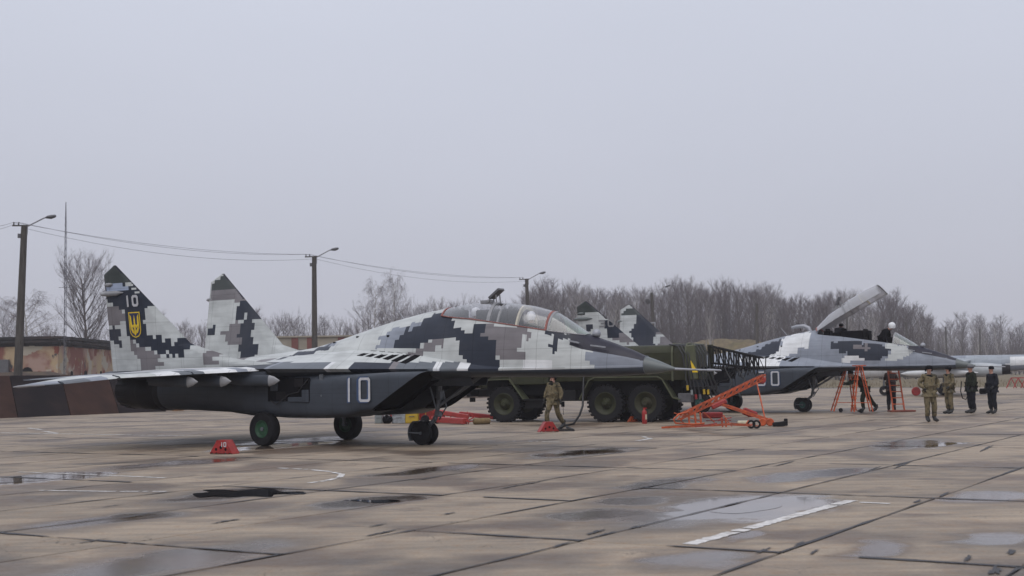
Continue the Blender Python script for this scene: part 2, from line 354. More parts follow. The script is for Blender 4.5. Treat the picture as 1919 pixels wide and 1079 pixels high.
    mx = N.new('ShaderNodeMixRGB'); L.new(wet, mx.inputs[0]); L.new(dry2.outputs[0], mx.inputs[1]); L.new(wetc.outputs[0], mx.inputs[2])
    tone = math('MULTIPLY', rng(rand, 0, 1, .78, 1.08, False), rng(fine, .25, .75, .74, 1.22, False))
    tone = math('MULTIPLY', tone, rng(noise(110, 3, .8), .3, .7, .86, 1.12, False)); tone = math('MULTIPLY', tone, rng(mid, .3, .7, .88, 1.10, False))
    vo = N.new('ShaderNodeTexVoronoi'); vo.feature = 'DISTANCE_TO_EDGE'; vo.inputs['Scale'].default_value = .55; L.new(of2.outputs[0], vo.inputs['Vector'])
    crack = math('MULTIPLY', rng(vo.outputs['Distance'], 0, .006, 1, 0), rng(noise(.5, 2), .52, .58, 0, 1)); tone = math('MULTIPLY', tone, math('SUBTRACT', 1, math('MULTIPLY', crack, .6)))
    sc_ = N.new('ShaderNodeVectorMath'); sc_.operation = 'SCALE'; L.new(mx.outputs[0], sc_.inputs[0]); L.new(tone, sc_.inputs['Scale'])
    L.new(sc_.outputs[0], bs.inputs['Base Color'])
    ro = math('SUBTRACT', rng(mid, .3, .7, .60, .78, False), math('MULTIPLY', wet, .22), clamp=True)
    ro = math('SUBTRACT', ro, math('MULTIPLY', rng(math('MULTIPLY', damp, rng(mid, .35, .6, .8, 1)), .50, .95, 0, 1), .36), clamp=True)
    ro = math('ADD', math('MULTIPLY', ro, math('SUBTRACT', 1, pool_)), math('MULTIPLY', pool_, .035)); L.new(ro, bs.inputs['Roughness'])
    io = math('ADD', 1.5, math('MULTIPLY', pool_, .40)); L.new(io, bs.inputs['IOR'])
    bs.inputs['Specular IOR Level'].default_value = .45
    bp = N.new('ShaderNodeBump'); bp.inputs['Distance'].default_value = .012; L.new(math('MULTIPLY', math('SUBTRACT', .5, math('MULTIPLY', wet, .4)), math('SUBTRACT', 1, pool_)), bp.inputs['Strength']); L.new(math('ADD', fine, mid), bp.inputs['Height']); L.new(bp.outputs[0], bs.inputs['Normal'])
    return m
WATER = [(1395, 950, 1.75, .85), (60, 897, 1.9, .9), (520, 836, 2.6, .7), (1095, 847, .9, .35), (1760, 834, 1.3, .35)]
HOLLOWS = [(1330, 955, 3.0, 1.15), (1130, 965, 1.2, .8), (1090, 848, 3.0, 1.0), (1180, 940, 1.0, .55), (1480, 893, 1.6, .8), (1700, 832, 3.4, 1.1), (430, 925, 1.9, .85), (700, 938, 1.7, .7),
           (330, 1050, 2.2, .9), (60, 895, 2.2, 1.2), (330, 868, 3.0, 1.0), (560, 825, 3.6, 1.2), (1850, 1010, .8, .4), (1400, 1005, .7, .3), (1650, 1030, 1.0, .4), (1560, 885, 1.6, .9),
           (1300, 1050, .9, .6), (200, 975, 1.6, .8), (1850, 930, 1.2, .8), (820, 880, 2.6, .8), (1240, 905, 2.0, .7)]
M['concrete'] = concrete()
M['tar'] = mat('old_tar_joint', (.014,.013,.017), .55, 0, .4, 9, bump=.4, bscale=40)
SU, SV, U0, V0 = 5.53, 2.03, 0.24, -4.18             # slab pitch and the grid's origin (a joint crossing)
apb = MB(); UA, UB_, VA, VB = -8.0, 116.0, -53.0, 12.0
def apron_far(v): return 112 - max(0, (v + 40)) * .9
poly = [gw(-12, -53), gw(-12, 62), gw(60, 62), gw(95, 20), gw(118, -30), gw(123, -53)]
apb.add([(x, y, -.014) for x, y in poly], [tuple(range(len(poly)))])
# a thin kerb face round the bed
for i in range(len(poly)):
    p, q = poly[i], poly[(i+1) % len(poly)]
    apb.add([(p[0],p[1],-.014),(q[0],q[1],-.014),(q[0],q[1],-.17),(p[0],p[1],-.17)], [(0,1,2,3)])
apron = part('apron', apb, M['tar'], kind='structure')
def slab_mesh(l, w, seed):
    r = random.Random(seed); g = .015; h = .10; c = .008; mb = MB(); l2, w2 = l/2 - g, w/2 - g
    rings = []
    for (ins, z) in ((0, -h*.12), (0, -c), (c, 0)):
        pts = []
        for (sx, sy) in ((-1,-1),(1,-1),(1,1),(-1,1)):
            pts.append((sx*(l2-ins), sy*(w2-ins), z))
        # two extra points along the long edges, slightly chipped inward
        a, b_, c_, d = pts; j = [r.uniform(.0, .012) for _ in range(4)]
        pts = [a, (-l2*.35, -w2+ins+j[0], z), (l2*.4, -w2+ins+j[1], z), b_, c_, (l2*.3, w2-ins-j[2], z), (-l2*.4, w2-ins-j[3], z), d]
        rings.append(pts)
    mb.loft(rings, 0, False); k = len(mb.v) - 8
    mb.add(rings[-1], [tuple(range(8))])
    return mb
def in_view(p, m=60):
    if p[1] < 3: return False
    x = 959.5 + CF * p[0] / p[1]; return -m - 900/p[1]*0 < x < 1919 + m
cells = []
for i in range(-2, 22):
    for j in range(-25, 33):
        u = U0 + i*SU; v = V0 + j*SV
        if j < -2 and v < -10.2: u -= 2.05 if j % 2 else 2.05
        c = gw(u + SU/2, v + SV/2)
        e_ = [gw(u + a, v + d) for a in (0, SU) for d in (0, SV)]
        if max(gridc(q)[1] for q in e_) > 62 or v < -53.2: continue
        lim = 60 + (20 - v)/ 1.0 if v > 20 else (95 + (20 - v)*.46)
        if u + SU > min(lim, 118): continue
        vis = any(in_view(q, 250) for q in e_)
        if not vis and Vector(c).length > 14: continue
        cells.append((Vector(c).length, u + SU/2, v + SV/2, vis))
cells.sort(key=lambda t: (not t[3], t[0]))
variants = [slab_mesh(SU, SV, k) for k in range(5)]
vmesh = [v.mesh('slab', M['concrete']) for v in variants]
far = MB()
for n, (d, u, v, vis) in enumerate(cells):
    x, y = gw(u, v); rr = random.Random(n*13+5)
    if n < 296:
        o = link('slab', vmesh[n % 5], apron); o.location = (x, y, rr.uniform(-.0025, -.0008)); o.rotation_euler = (rr.uniform(-.0004,.0004), rr.uniform(-.0002,.0002), AZ + (pi if rr.random() < .5 else 0))
    else:
        R = Matrix.Translation((x, y, rr.uniform(-.0025,.0006))) @ Matrix.Rotation(AZ, 4, 'Z'); src = variants[n % 5]
        far.add([R @ Vector(p) for p in src.v], src.f)
part('slab_field', far, M['concrete'], apron, kind='stuff')

# tar smears over the joints, as in the photograph
tb = MB()
def blot(cx, cy, l, w, ang, z=.007, seed=0, n=18, mb=None, holes=0):
    r = random.Random(seed); ca, sa = cos(ang), sin(ang); pts = []
    for i in range(n):
        a = 2*pi*i/n; k = 1 + r.uniform(-.6, .5); x = cos(a)*l*k; y = sin(a)*w*k
        pts.append((cx + x*ca - y*sa, cy + x*sa + y*ca, z))
    (mb or tb).add(pts + [(cx, cy, z)], [(i, (i+1) % n, n) for i in range(n)])
rr = random.Random(3)
for n, (d, u, v, vis) in enumerate(cells[:290]):
    for (a, d2, ang, L_) in ((0, -SV/2, AZ, SU), (-SU/2, 0, AZ - pi/2, SV)):
        k = rr.random()
        if k < .93:                                     # wandering seal along the whole joint, wider across the view
            m_ = 26; pts = []; sd = n*3.7 + (0 if ang == AZ else 50); wb = .020 if ang == AZ else .042; lo_, hi_ = -L_/2, L_/2
            if rr.random() < .25: lo_ += rr.uniform(.1,.5)*L_
            for t in range(m_+1):
                q = lo_ + (hi_-lo_)*t/m_; nn_ = mnoise.noise(Vector((q*1.3 + sd, sd, 0))); n2_ = mnoise.noise(Vector((q*6 + sd, 9, 0))); wd = max(.004, wb*(.75 + 1.2*nn_ + .6*n2_)); of = .018*mnoise.noise(Vector((q*.9, sd, 7)))
                for sg in (-1, 1):
                    if ang == AZ: x, y = gw(u + q, v + d2 + of + sg*wd)
                    else: x, y = gw(u + a + of + sg*wd, v + q)
                    pts.append((x, y, .0065))
            tb.add(pts, [(2*t, 2*t+1, 2*t+3, 2*t+2) for t in range(m_)])
        if rr.random() < .10:
            q = rr.uniform(-.45,.45)*L_
            x, y = gw(u + q, v + d2) if ang == AZ else gw(u + a, v + q)
            blot(x, y, rr.uniform(.06,.34), rr.uniform(.018,.045), ang, .0075, n*7)
for (u, v, l, w) in ((690,625+363,.0,.0),):
    pass
for k, (u, v, l, w) in enumerate(((250,968,.16,.06),(425,977,.26,.07),(175,1014,.18,.05),(705,985,.16,.05),(1115,998,.22,.06),(720,998,.3,.06),(1050,1022,.22,.06),(1130,1003,.28,.05),(1430,1033,.2,.05),(1500,1019,.16,.05),(1525,1035,.16,.04),(1720,940,.2,.06),(1770,927,.28,.06),(1815,1047,.18,.05),(1865,1070,.22,.09),(1895,1035,.16,.06),(800,897,.4,.06),(965,911,.5,.05),(1000,905,.5,.05),(840,963,.14,.05),(1640,878,.5,.05),(1690,872,.7,.06),(1470,869,.6,.06),(1850,840,.9,.07),(210,948,.2,.05))):
    p = G(u, v); blot(p.x, p.y, l*1.0, w*.5, AZ + .1, .008, 900 + k, 26)
part('tar_smears', tb, M['tar'], kind='stuff')

# painted marks
M['roadpaint'] = mat('worn_white_line_paint', (.58,.56,.54), .6, 0, .25, 14, dirt=(.26,.23,.20), dirt_amt=1.0)
pb = MB(); rp = random.Random(11)
def stripe(pix, w, gaps=0.0):
    P = [G(*q) for q in pix]; fine = []
    for a, c in zip(P, P[1:]):
        n = max(2, int((c-a).length / .07)); fine += [a.lerp(c, t/n) for t in range(n)]
    fine.append(P[-1]); vs = []; fs = []
    for i, p in enumerate(fine):
        d = (fine[min(i+1, len(fine)-1)] - fine[max(i-1, 0)]).normalized(); nrm = Vector((-d.y, d.x, 0)) * w/2
        vs += [(p - nrm*rp.uniform(.75,1.1)).to_tuple()[:2] + (.0045,), (p + nrm*rp.uniform(.75,1.1)).to_tuple()[:2] + (.0045,)]
    for i in range(len(fine)-1):
        if rp.random() >= gaps: fs.append((2*i, 2*i+1, 2*i+3, 2*i+2))
    pb.add(vs, fs)
stripe([(1285,1022),(1440,980),(1600,937)], .16, .03)
stripe([(1600,941),(1690,945)], .10, .45)
stripe([(75,919),(200,921),(312,921)], .10, .1)
stripe([(20,884),(130,888),(250,893),(315,896)], .09, .15)
stripe([(520,877),(580,880),(620,884),(641,889),(636,895),(610,901),(580,905)], .11, .12)
stripe([(0,811),(175,814),(380,817)], .14, .1)
stripe([(53,802),(78,805)], .16, .2); stripe([(82,808),(108,812)], .16, .2)
stripe([(860,826),(1000,827),(1060,829)], .12, .5)
stripe([(1195,826),(1218,822),(1205,818)], .14, .3)
part('painted_marks', pb, M['roadpaint'], kind='structure')

# standing water
def water(name, depthcol, rough):
    m = mat(name, depthcol, rough, 0, .05, 3, spec=.5); bs = m.node_tree.nodes['Principled BSDF']; bs.inputs['IOR'].default_value = 1.9
    for l in list(bs.inputs['Roughness'].links): m.node_tree.links.remove(l)
    bs.inputs['Roughness'].default_value = rough; return m
M['puddle'] = water('rain_water_on_concrete', (.095,.072,.056), .035)
M['inky'] = water('water_dark_reflection', (.012,.011,.012), .05)  # dark reflection of the jet's belly put into the base colour
def pool(name, outline, z=.0012, mat_=None, amp=.03):
    P = [G(*q) for q in outline]; n = len(P); pts = []; r = random.Random(len(outline)*7 + int(P[0].x*10))
    for i in range(n):                                  # closed Catmull-Rom
        p0, p1, p2, p3 = P[i-1], P[i], P[(i+1) % n], P[(i+2) % n]
        for t in [k/7 for k in range(7)]:
            q = .5*((2*p1) + (-p0+p2)*t + (2*p0-5*p1+4*p2-p3)*t*t + (-p0+3*p1-3*p2+p3)*t**3)
            pts.append(q + Vector((r.uniform(-1,1), r.uniform(-1,1), 0))*amp*.35)
    c = sum(pts, Vector())/len(pts); mb = MB(); k = len(pts)
    mb.add([(p.x, p.y, z) for p in pts] + [(c.x, c.y, z)], [(i, (i+1) % k, k) for i in range(k)])
    return part(name, mb, mat_ or M['puddle'], kind='structure')
pool('puddle', [(1330,958),(1375,950),(1420,942),(1460,943),(1462,950),(1425,957),(1380,962)])
pool('puddle', [(-20,898),(30,894),(90,890),(125,892),(100,898),(40,903),(-20,905)])
pool('puddle', [(450,839),(500,834),(560,831),(590,832),(545,836),(490,840)])
pool('puddle', mat_=M['inky'], amp=.03, outline=[(362,925),(392,922),(380,918),(420,917),(438,920),(470,917),(510,916),(528,921),(566,921),(570,926),(520,926),(505,931),(470,930),(430,931),(392,930),(372,932)], z=.0014)
pool('puddle', mat_=M['inky'], amp=.03, outline=[(645,937),(672,936),(700,937),(730,936),(752,938),(735,941),(700,942),(668,939)], z=.0014)
# paint patches in the aircraft's own side view: (colour, outline as x forward, z up in metres)
CAMO_A = [
 ('D', [(3.95,2.97),(4.22,3.08),(4.85,3.19),(4.80,3.01),(4.84,2.95),(4.92,2.93),(4.94,2.85),(4.98,2.83),(4.98,2.70),(5.10,2.68),(5.10,2.72),(5.31,2.72),(5.33,2.64),(5.47,2.64),(5.50,2.76),(5.68,2.77),(5.68,2.54),(5.28,2.44),(5.28,2.36),(5.17,2.37),(5.02,2.38),(5.03,2.48),(4.79,2.49),(4.69,2.45),(4.57,2.46),(4.55,2.67),(4.48,2.67),(4.48,2.52),(4.33,2.53),(4.33,2.38),(4.21,2.39),(4.19,2.59),(4.17,2.58),(4.15,2.41),(4.06,2.31),(3.27,2.33),(3.31,2.50),(3.44,2.50),(3.45,2.63),(3.55,2.65),(3.57,2.76),(3.66,2.76),(3.68,2.67),(3.74,2.68),(3.78,2.88),(3.85,2.87),(3.87,2.80),(3.92,2.80)]),
 ('D', [(4.64,3.18),(4.90,3.19),(4.87,2.94),(4.97,2.84),(4.99,2.70),(5.11,2.70),(5.11,2.73),(5.31,2.73),(5.32,2.65),(5.46,2.64),(5.49,2.76),(5.63,2.76),(5.64,2.85),(5.85,2.80),(5.83,2.60),(5.72,2.60),(5.71,2.48),(5.76,2.46),(5.76,2.53),(5.92,2.53),(5.92,2.36),(5.97,2.36),(5.97,2.42),(6.10,2.41),(6.12,2.24),(6.19,2.22),(6.15,2.07),(6.23,2.04),(6.21,1.98),(6.25,1.92),(6.26,1.84),(5.40,1.85),(5.41,2.00),(5.33,2.02),(5.33,2.09),(5.15,2.15),(5.16,2.22),(5.16,2.37),(5.01,2.38),(5.01,2.49),(4.79,2.49),(4.72,2.44),(4.63,2.44)]),
 ('T', [(5.83,2.77),(7.07,2.64),(7.07,2.43),(6.93,2.43),(6.92,2.51),(6.67,2.53),(6.67,2.48),(6.83,2.46),(6.81,2.20),(6.72,2.19),(6.72,2.13),(6.97,2.10),(6.97,2.00),(6.87,1.99),(6.86,1.93),(6.57,1.93),(6.55,1.83),(6.26,1.84),(6.25,1.94),(5.99,1.95),(5.99,1.99),(6.21,1.99),(6.23,2.05),(6.15,2.07),(6.19,2.22),(6.12,2.24),(6.10,2.41),(5.94,2.41),(5.92,2.53),(5.76,2.53),(5.72,2.60),(5.83,2.60)]),
 ('D', [(7.56,2.45),(7.73,2.44),(7.73,2.15),(7.62,2.15),(7.61,2.20),(7.46,2.21),(7.46,2.33),(7.56,2.34)]),
 ('D', [(7.38,2.58),(7.42,2.53),(7.57,2.48),(8.02,2.42),(8.57,2.29),(8.57,2.57),(8.53,2.49)]),
 ('D', [(7.60,2.51),(7.80,2.53),(8.50,2.50),(8.79,2.43),(9.17,2.32),(9.55,2.17),(9.98,2.03),(9.92,1.93),(9.54,1.99),(9.17,2.06),(8.78,2.21),(8.55,2.28),(8.20,2.34),(7.80,2.40),(7.60,2.44)]),
 ('N', [(8.56,2.28),(8.82,2.21),(9.17,2.06),(9.54,1.99),(9.92,1.93),(9.88,1.58),(8.54,1.60),(8.54,1.81),(8.36,1.88),(8.36,2.13),(8.63,2.13),(8.63,2.19)]),
 ('N', [(0.87,2.44),(1.08,2.50),(1.30,2.51),(1.27,2.39),(1.19,2.33),(1.03,2.27),(0.86,2.25)]),
 ('D', [(0.87,2.42),(1.03,2.46),(1.27,2.43),(1.24,2.35),(1.03,2.27),(0.86,2.25)]),
 ('N', [(3.02,2.74),(3.53,2.83),(3.93,2.91),(3.90,2.81),(3.75,2.84),(3.71,2.68),(3.66,2.76),(3.57,2.76),(3.55,2.65),(3.45,2.63),(3.44,2.50),(3.31,2.50),(3.27,2.34),(2.97,2.31),(2.66,2.31),(2.87,2.45),(2.77,2.47),(2.77,2.61),(3.02,2.62)]),
 ('T', [(4.21,2.39),(4.34,2.39),(4.37,2.52),(4.58,2.52),(4.59,2.46),(4.72,2.45),(4.70,2.32),(4.55,2.29),(4.45,2.19),(4.28,2.18),(4.09,2.14),(3.72,2.15),(4.06,2.31)]),
 ('D', [(-0.02,2.25),(0.87,2.39),(1.26,2.38),(1.21,2.32),(0.86,2.26),(0.34,2.17),(-0.20,2.12)]),
]
FIN_A_NEAR = [
 ('C2', [(-5.84,4.45),(-5.22,4.75),(-4.57,4.17),(-5.41,4.19),(-5.74,4.21)]),
 ('S', [(-5.41,4.19),(-4.73,4.17),(-4.52,4.04),(-5.38,4.05)]),
 ('D', [(-5.74,4.21),(-5.41,4.19),(-5.38,4.05),(-4.52,4.04),(-4.73,4.17),(-4.61,4.17),(-3.79,3.66),(-3.88,3.65),(-3.88,3.47),(-3.97,3.45),(-3.90,3.40),(-3.93,3.17),(-4.02,3.16),(-3.99,2.82),(-3.70,2.83),(-3.70,2.69),(-3.59,2.69),(-3.59,2.77),(-3.42,2.76),(-3.41,2.62),(-3.30,2.62),(-3.28,2.72),(-3.10,2.70),(-3.04,2.53),(-2.84,2.61),(-2.82,2.67),(-2.65,2.74),(-2.34,2.55),(-2.37,2.44),(-2.52,2.45),(-2.52,2.37),(-2.62,2.37),(-2.64,2.22),(-2.86,2.23),(-2.84,2.35),(-2.93,2.32),(-2.90,2.18),(-3.10,2.19),(-3.12,2.32),(-3.30,2.39),(-3.19,2.22),(-3.30,2.22),(-3.43,2.41),(-3.43,2.32),(-3.68,2.34),(-3.70,2.43),(-4.08,2.47),(-4.10,2.53),(-4.33,2.52),(-4.35,2.66),(-4.61,2.72),(-4.68,2.84),(-4.70,3.03),(-4.79,3.22),(-4.77,3.45),(-4.93,3.46),(-4.96,3.60),(-5.12,3.63),(-5.17,3.72),(-5.26,3.73),(-5.55,3.77),(-5.74,3.95)]),
 ('T', [(-5.59,3.63),(-4.96,3.60),(-4.91,3.46),(-4.79,3.46),(-4.77,3.24),(-5.00,3.23),(-5.00,3.13),(-5.16,3.05),(-5.19,3.14),(-5.33,3.15),(-5.33,3.05),(-5.59,3.06)]),
 ('D', [(-5.54,3.04),(-5.33,3.03),(-5.33,3.15),(-5.19,3.14),(-5.19,3.03),(-5.00,3.00),(-5.00,2.82),(-5.07,2.76),(-4.93,2.72),(-4.91,2.60),(-4.97,2.46),(-5.11,2.46),(-5.11,2.62),(-5.28,2.64),(-5.37,2.66),(-5.49,2.74)]),
 ('T', [(-4.61,2.72),(-4.47,2.66),(-4.35,2.52),(-4.10,2.52),(-4.06,2.44),(-3.70,2.38),(-3.68,2.32),(-3.50,2.30),(-3.52,2.18),(-3.72,2.12),(-3.41,2.12),(-3.41,1.97),(-4.33,1.92),(-4.35,2.31),(-4.51,2.32),(-4.60,2.44)]),
 ('T', [(-1.94,2.43),(-1.40,2.30),(-1.42,2.21),(-1.63,2.20),(-1.61,2.10),(-1.38,2.08),(-1.40,2.01),(-2.03,1.99),(-2.03,2.27),(-1.92,2.25),(-1.86,2.15),(-1.84,2.34),(-1.94,2.36)]),
]
FIN_A_FAR = [
 ('C2', [(-5.39,4.39),(-4.75,4.70),(-4.24,4.26),(-4.55,4.19),(-5.39,4.24)]),
 ('T', [(-5.39,4.21),(-4.55,4.19),(-4.26,4.26),(-3.85,3.92),(-3.99,3.84),(-4.24,3.81),(-4.36,3.83),(-4.40,3.95),(-4.45,3.85),(-4.61,3.89),(-5.31,3.89),(-5.39,3.91)]),
 ('D', [(-4.18,3.84),(-3.95,3.93),(-3.40,3.50),(-3.47,3.27),(-3.64,3.26),(-3.64,3.22),(-3.55,3.21),(-3.59,2.95),(-3.82,2.94),(-3.82,2.89),(-3.63,2.87),(-3.59,2.77),(-3.47,2.75),(-3.47,2.62),(-3.32,2.60),(-3.32,2.35),(-3.14,2.34),(-3.14,2.28),(-3.90,2.20),(-4.01,2.20),(-3.89,2.39),(-4.05,2.39),(-4.03,2.56),(-3.95,2.59),(-3.97,2.75),(-4.18,2.77),(-4.20,2.93),(-4.11,2.95),(-4.12,3.23),(-3.97,3.24),(-3.87,3.34),(-3.89,3.48),(-4.05,3.51),(-4.05,3.71),(-4.18,3.73)]),
 ('D', [(-4.24,3.69),(-4.12,3.68),(-4.12,3.47),(-3.97,3.45),(-3.97,3.31),(-4.28,3.32)]),
 ('T', [(-4.46,3.16),(-4.28,3.16),(-4.28,3.31),(-4.12,3.23),(-4.12,3.07),(-4.11,2.94),(-4.20,2.93),(-4.18,2.77),(-4.20,2.59),(-4.44,2.57),(-4.55,2.63),(-4.57,2.71),(-4.67,2.73),(-4.67,2.86),(-4.81,2.89),(-4.81,2.98),(-4.46,2.99)]),
 ('T', [(-4.18,2.77),(-3.97,2.75),(-3.95,2.59),(-4.18,2.59)]),
 ('D', [(-5.43,3.11),(-5.15,3.10),(-5.15,3.16),(-5.01,3.15),(-5.01,2.90),(-5.11,2.90),(-5.19,2.93),(-5.21,2.87),(-5.43,2.88)]),
]
CAMO_B = [
 ('W', [(2.02,2.16),(2.38,2.24),(2.79,2.45),(3.09,2.66),(2.98,2.88),(3.27,3.04),(3.96,3.18),(4.18,3.12),(4.18,2.96),(4.14,2.53),(3.77,2.48),(3.70,2.32),(3.36,2.22),(3.06,1.92),(1.66,1.95),(1.43,2.15)]),
 ('D', [(1.67,2.42),(2.15,2.46),(2.39,2.68),(2.98,2.91),(2.99,2.50),(2.67,2.23),(2.32,2.24),(1.67,2.17)]),
 ('D', [(5.04,2.74),(5.99,2.67),(7.06,2.58),(7.19,2.45),(7.42,2.39),(7.42,2.31),(7.21,2.27),(7.31,2.13),(7.12,2.09),(6.93,1.93),(6.51,2.02),(5.76,2.25),(5.05,2.45),(5.00,2.61)]),
 ('T', [(5.94,2.61),(6.10,2.58),(6.36,2.52),(6.47,2.57),(6.58,2.52),(6.52,2.31),(6.31,2.37),(6.09,2.42),(5.88,2.48)]),
 ('D', [(6.43,2.15),(6.93,2.04),(6.98,1.83),(6.42,1.84)]),
 ('W', [(5.54,2.12),(5.73,2.17),(5.76,2.22),(5.97,2.16),(6.08,2.20),(6.19,2.13),(6.37,2.05),(6.40,1.85),(5.56,1.87)]),
 ('L', [(7.22,2.63),(7.58,2.57),(8.10,2.38),(8.25,2.32),(8.04,2.12),(7.88,2.07),(7.62,2.02),(7.61,1.83),(6.98,1.84),(6.98,1.93),(7.20,1.95),(7.25,2.14),(7.44,2.31),(7.16,2.45)]),
 ('D', [(8.36,2.47),(9.12,2.30),(9.86,2.08),(9.96,2.00),(9.61,2.09),(9.11,2.20),(8.25,2.37)]),
]
FIN_B_NEAR = [
 ('C2', [(-5.71,4.34),(-5.12,4.68),(-4.59,4.20),(-5.09,4.15),(-5.65,4.14)]),
 ('D', [(-4.28,3.92),(-4.14,3.88),(-3.70,3.50),(-3.48,3.40),(-3.49,3.13),(-3.75,3.11),(-4.12,3.15),(-4.12,3.42),(-4.16,3.78)]),
 ('T', [(-4.07,3.94),(-3.01,2.93),(-3.09,2.83),(-4.09,3.12),(-3.49,3.13),(-3.48,3.40),(-3.70,3.50)]),
 ('D', [(-5.02,3.75),(-4.75,3.74),(-4.76,3.50),(-4.99,3.31),(-5.03,3.45)]),
]
FIN_B_FAR = [
 ('C2', [(-5.44,4.27),(-4.80,4.66),(-4.34,4.19),(-4.61,4.17),(-5.45,4.20)]),
 ('D', [(-4.69,4.17),(-4.38,4.23),(-3.99,3.87),(-3.66,3.44),(-3.70,3.06),(-3.67,2.82),(-4.53,2.80),(-4.68,2.95),(-4.95,3.51),(-4.71,3.58),(-4.66,3.89),(-4.58,3.99),(-4.57,4.18)]),
 ('T', [(-3.99,3.87),(-2.68,2.76),(-3.48,2.71),(-3.43,3.29),(-3.66,3.33),(-3.66,3.44)]),
]
# ------------------------------------------------------------------ twin-seat jet fighters
J1 = (-5.2177, 33.2505, 0.5789); J2 = (8.3349, 53.72, 0.5800)
CC = {'W': (.66,.67,.68), 'L': (.50,.52,.515), 'T': (.185,.172,.182), 'D': (.022,.028,.044), 'N': (.235,.258,.305), 'G': (.125,.140,.160), 'C2': (.048,.058,.057), 'S': (.36,.42,.55), 'B': (.040,.050,.066), 'K': (.016,.015,.028)}  # B: belly blue-grey with the underside's shade put in
def inpoly(x, y, P):
    c = False; j = len(P) - 1
    for i in range(len(P)):
        (xi, yi), (xj, yj) = P[i], P[j]
        if (yi > y) != (yj > y) and x < (xj - xi) * (y - yi) / (yj - yi) + xi: c = not c
        j = i
    return c
def paint(patches, base, x, z, dx=.11, dz=.10):
    x = (floor(x/dx) + .5)*dx; z = (floor(z/dz) + .5)*dz; k = base
    for key, P in patches:
        if inpoly(x, z, P): k = key
    return CC[k]
def interp(t, tab):
    if t <= tab[0][0]: return tab[0][1]
    for (a, va), (b, vb) in zip(tab, tab[1:]):
        if t <= b: return va + (vb - va)*(t - a)/(b - a)
    return tab[-1][1]
ZT = [(-5.6,1.96),(-5.0,2.0),(-4,2.06),(-2,2.18),(-.3,2.31),(.42,2.39),(1.3,2.59),(2.16,2.81),(2.91,2.98),(3.8,3.14),(4.43,3.22),(5.19,3.31),(6.09,3.28),(6.81,3.18),(7.44,3.01),(7.85,2.76),(8.25,2.50),(8.55,2.39),(8.85,2.29),(9.3,2.13),(9.65,1.975)]
ZBt = [(-5.6,1.72),(-5,1.60),(-3.5,1.5),(0,1.42),(3.8,1.46),(5,1.58),(6,1.585),(7.5,1.56),(8.8,1.56),(9.65,1.60)]
WF = [(-5.6,.25),(-4,.42),(-1,.60),(1,.66),(3,.70),(4.4,.68),(5.5,.64),(6.5,.60),(7.4,.54),(8.2,.45),(8.9,.335),(9.65,.19)]
BB = [(-5.9,1.86),(-5.0,1.92),(.2,2.0),(.5,1.98),(1.5,1.72),(2.5,1.42),(3.5,1.14),(4.5,.92),(5.5,.76),(6.5,.645),(7.4,.56),(8.2,.455),(9.65,.19)]
SILL = [(4.3,3.06),(4.79,2.98),(5.35,2.92),(5.89,2.84),(6.52,2.74),(7.36,2.60),(7.91,2.52),(8.35,2.46)]
def ZE(x): return interp(x, [(-6,1.80),(0,1.86),(4,1.79),(6,1.76),(9.65,1.78)])
SK = [(-5.6,.10),(-4,.35),(-2,.75),(0,1.0),(2,.92),(3.5,.80),(4.6,.66),(5.6,.45),(6.5,.2),(7.4,.02),(9.65,0)]
def half_section(x, n1=26, n2=9):
    zt, zb, wf, bb, ze = interp(x, ZT), interp(x, ZBt), interp(x, WF), interp(x, BB), ZE(x)
    bb = max(bb, wf + .01); p = 2/2.15; out = []
    S0 = interp(x, SK)*(zt - ze)/1.3 if zt > ze else 0; Hc = max(.01, (zt-ze)**3 - S0**3)**(1/3)
    span = bb - wf; st = min(.13, span*.35 + .012)
    fl = min(.16, span*.5)                              # fillet between body and strake
    def S(y): return st * sqrt(max(0, 1 - (y/bb)**2)) + .012
    for i in range(n1 + 1):
        a = pi/2 * (1 - i/n1); y = wf * abs(cos(a))**p; z = Hc * abs(sin(a))**p; sk = S0 * max(0, 1 - (y/bb)**1.25); z = (z**3 + sk**3)**(1/3)
        q = S(y); z = (max(z, 0)**2.2 + q**2.2)**(1/2.2) if span > .02 else z
        out.append((y, ze + z))
    for i in range(1, n2 + 1):
        t = i/n2; y = wf + span*t; f = fl * exp(-(y - wf)/(.10 + .12*span))
        sk = S0 * max(0, 1 - (y/bb)**1.25); out.append((y, ze + (max(S(y), .008)**2.2 + (sk + (f if i < n2 else 0)*(1-t)*.4)**2.2)**(1/2.2)))
    k0 = n1                                              # lift the crease into a fillet
    if span > .1:
        for i in range(k0 - 7, k0 + 1):
            y, z = out[i]; out[i] = (y, max(z, ze + S(y) + fl * (1 + (k0 - i)*.12)*.4))
    low = []
    for i in range(0, 13):
        t = i/12
        if span > .25:
            y = bb * (1 - t); zl = ze - .05 - (ze - .05 - zb) * min(1, max(0, (bb - y - .1)/(bb*.45)))
        else:
            a = pi/2*t; y = bb * cos(a)**(2/2.3); zl = ze - (ze - zb) * sin(a)**(2/2.3)
        low.append((y, zl))
    return out, low
def lerx_col(x):
    for lim, k in ((.4,'D'),(.5,'N'),(1.9,'G'),(2.05,'W'),(2.55,'L'),(3.5,'D'),(3.7,'T'),(4.62,'G'),(4.80,'W'),(5.2,'G'),(5.5,'W'),(6.25,'D'),(6.9,'L'),(7.9,'W')):
        if x < lim: return CC[k]
    return CC['L']
def wing_col(s, x):
    t = s + .05*floor(x/.35)
    for lim, k in ((2.05,'W'),(2.42,'N'),(2.83,'W'),(3.40,'G'),(3.80,'W'),(4.5,'L'),(4.9,'N'),(5.3,'G')):
        if t < lim: return CC[k]
    return CC['L']
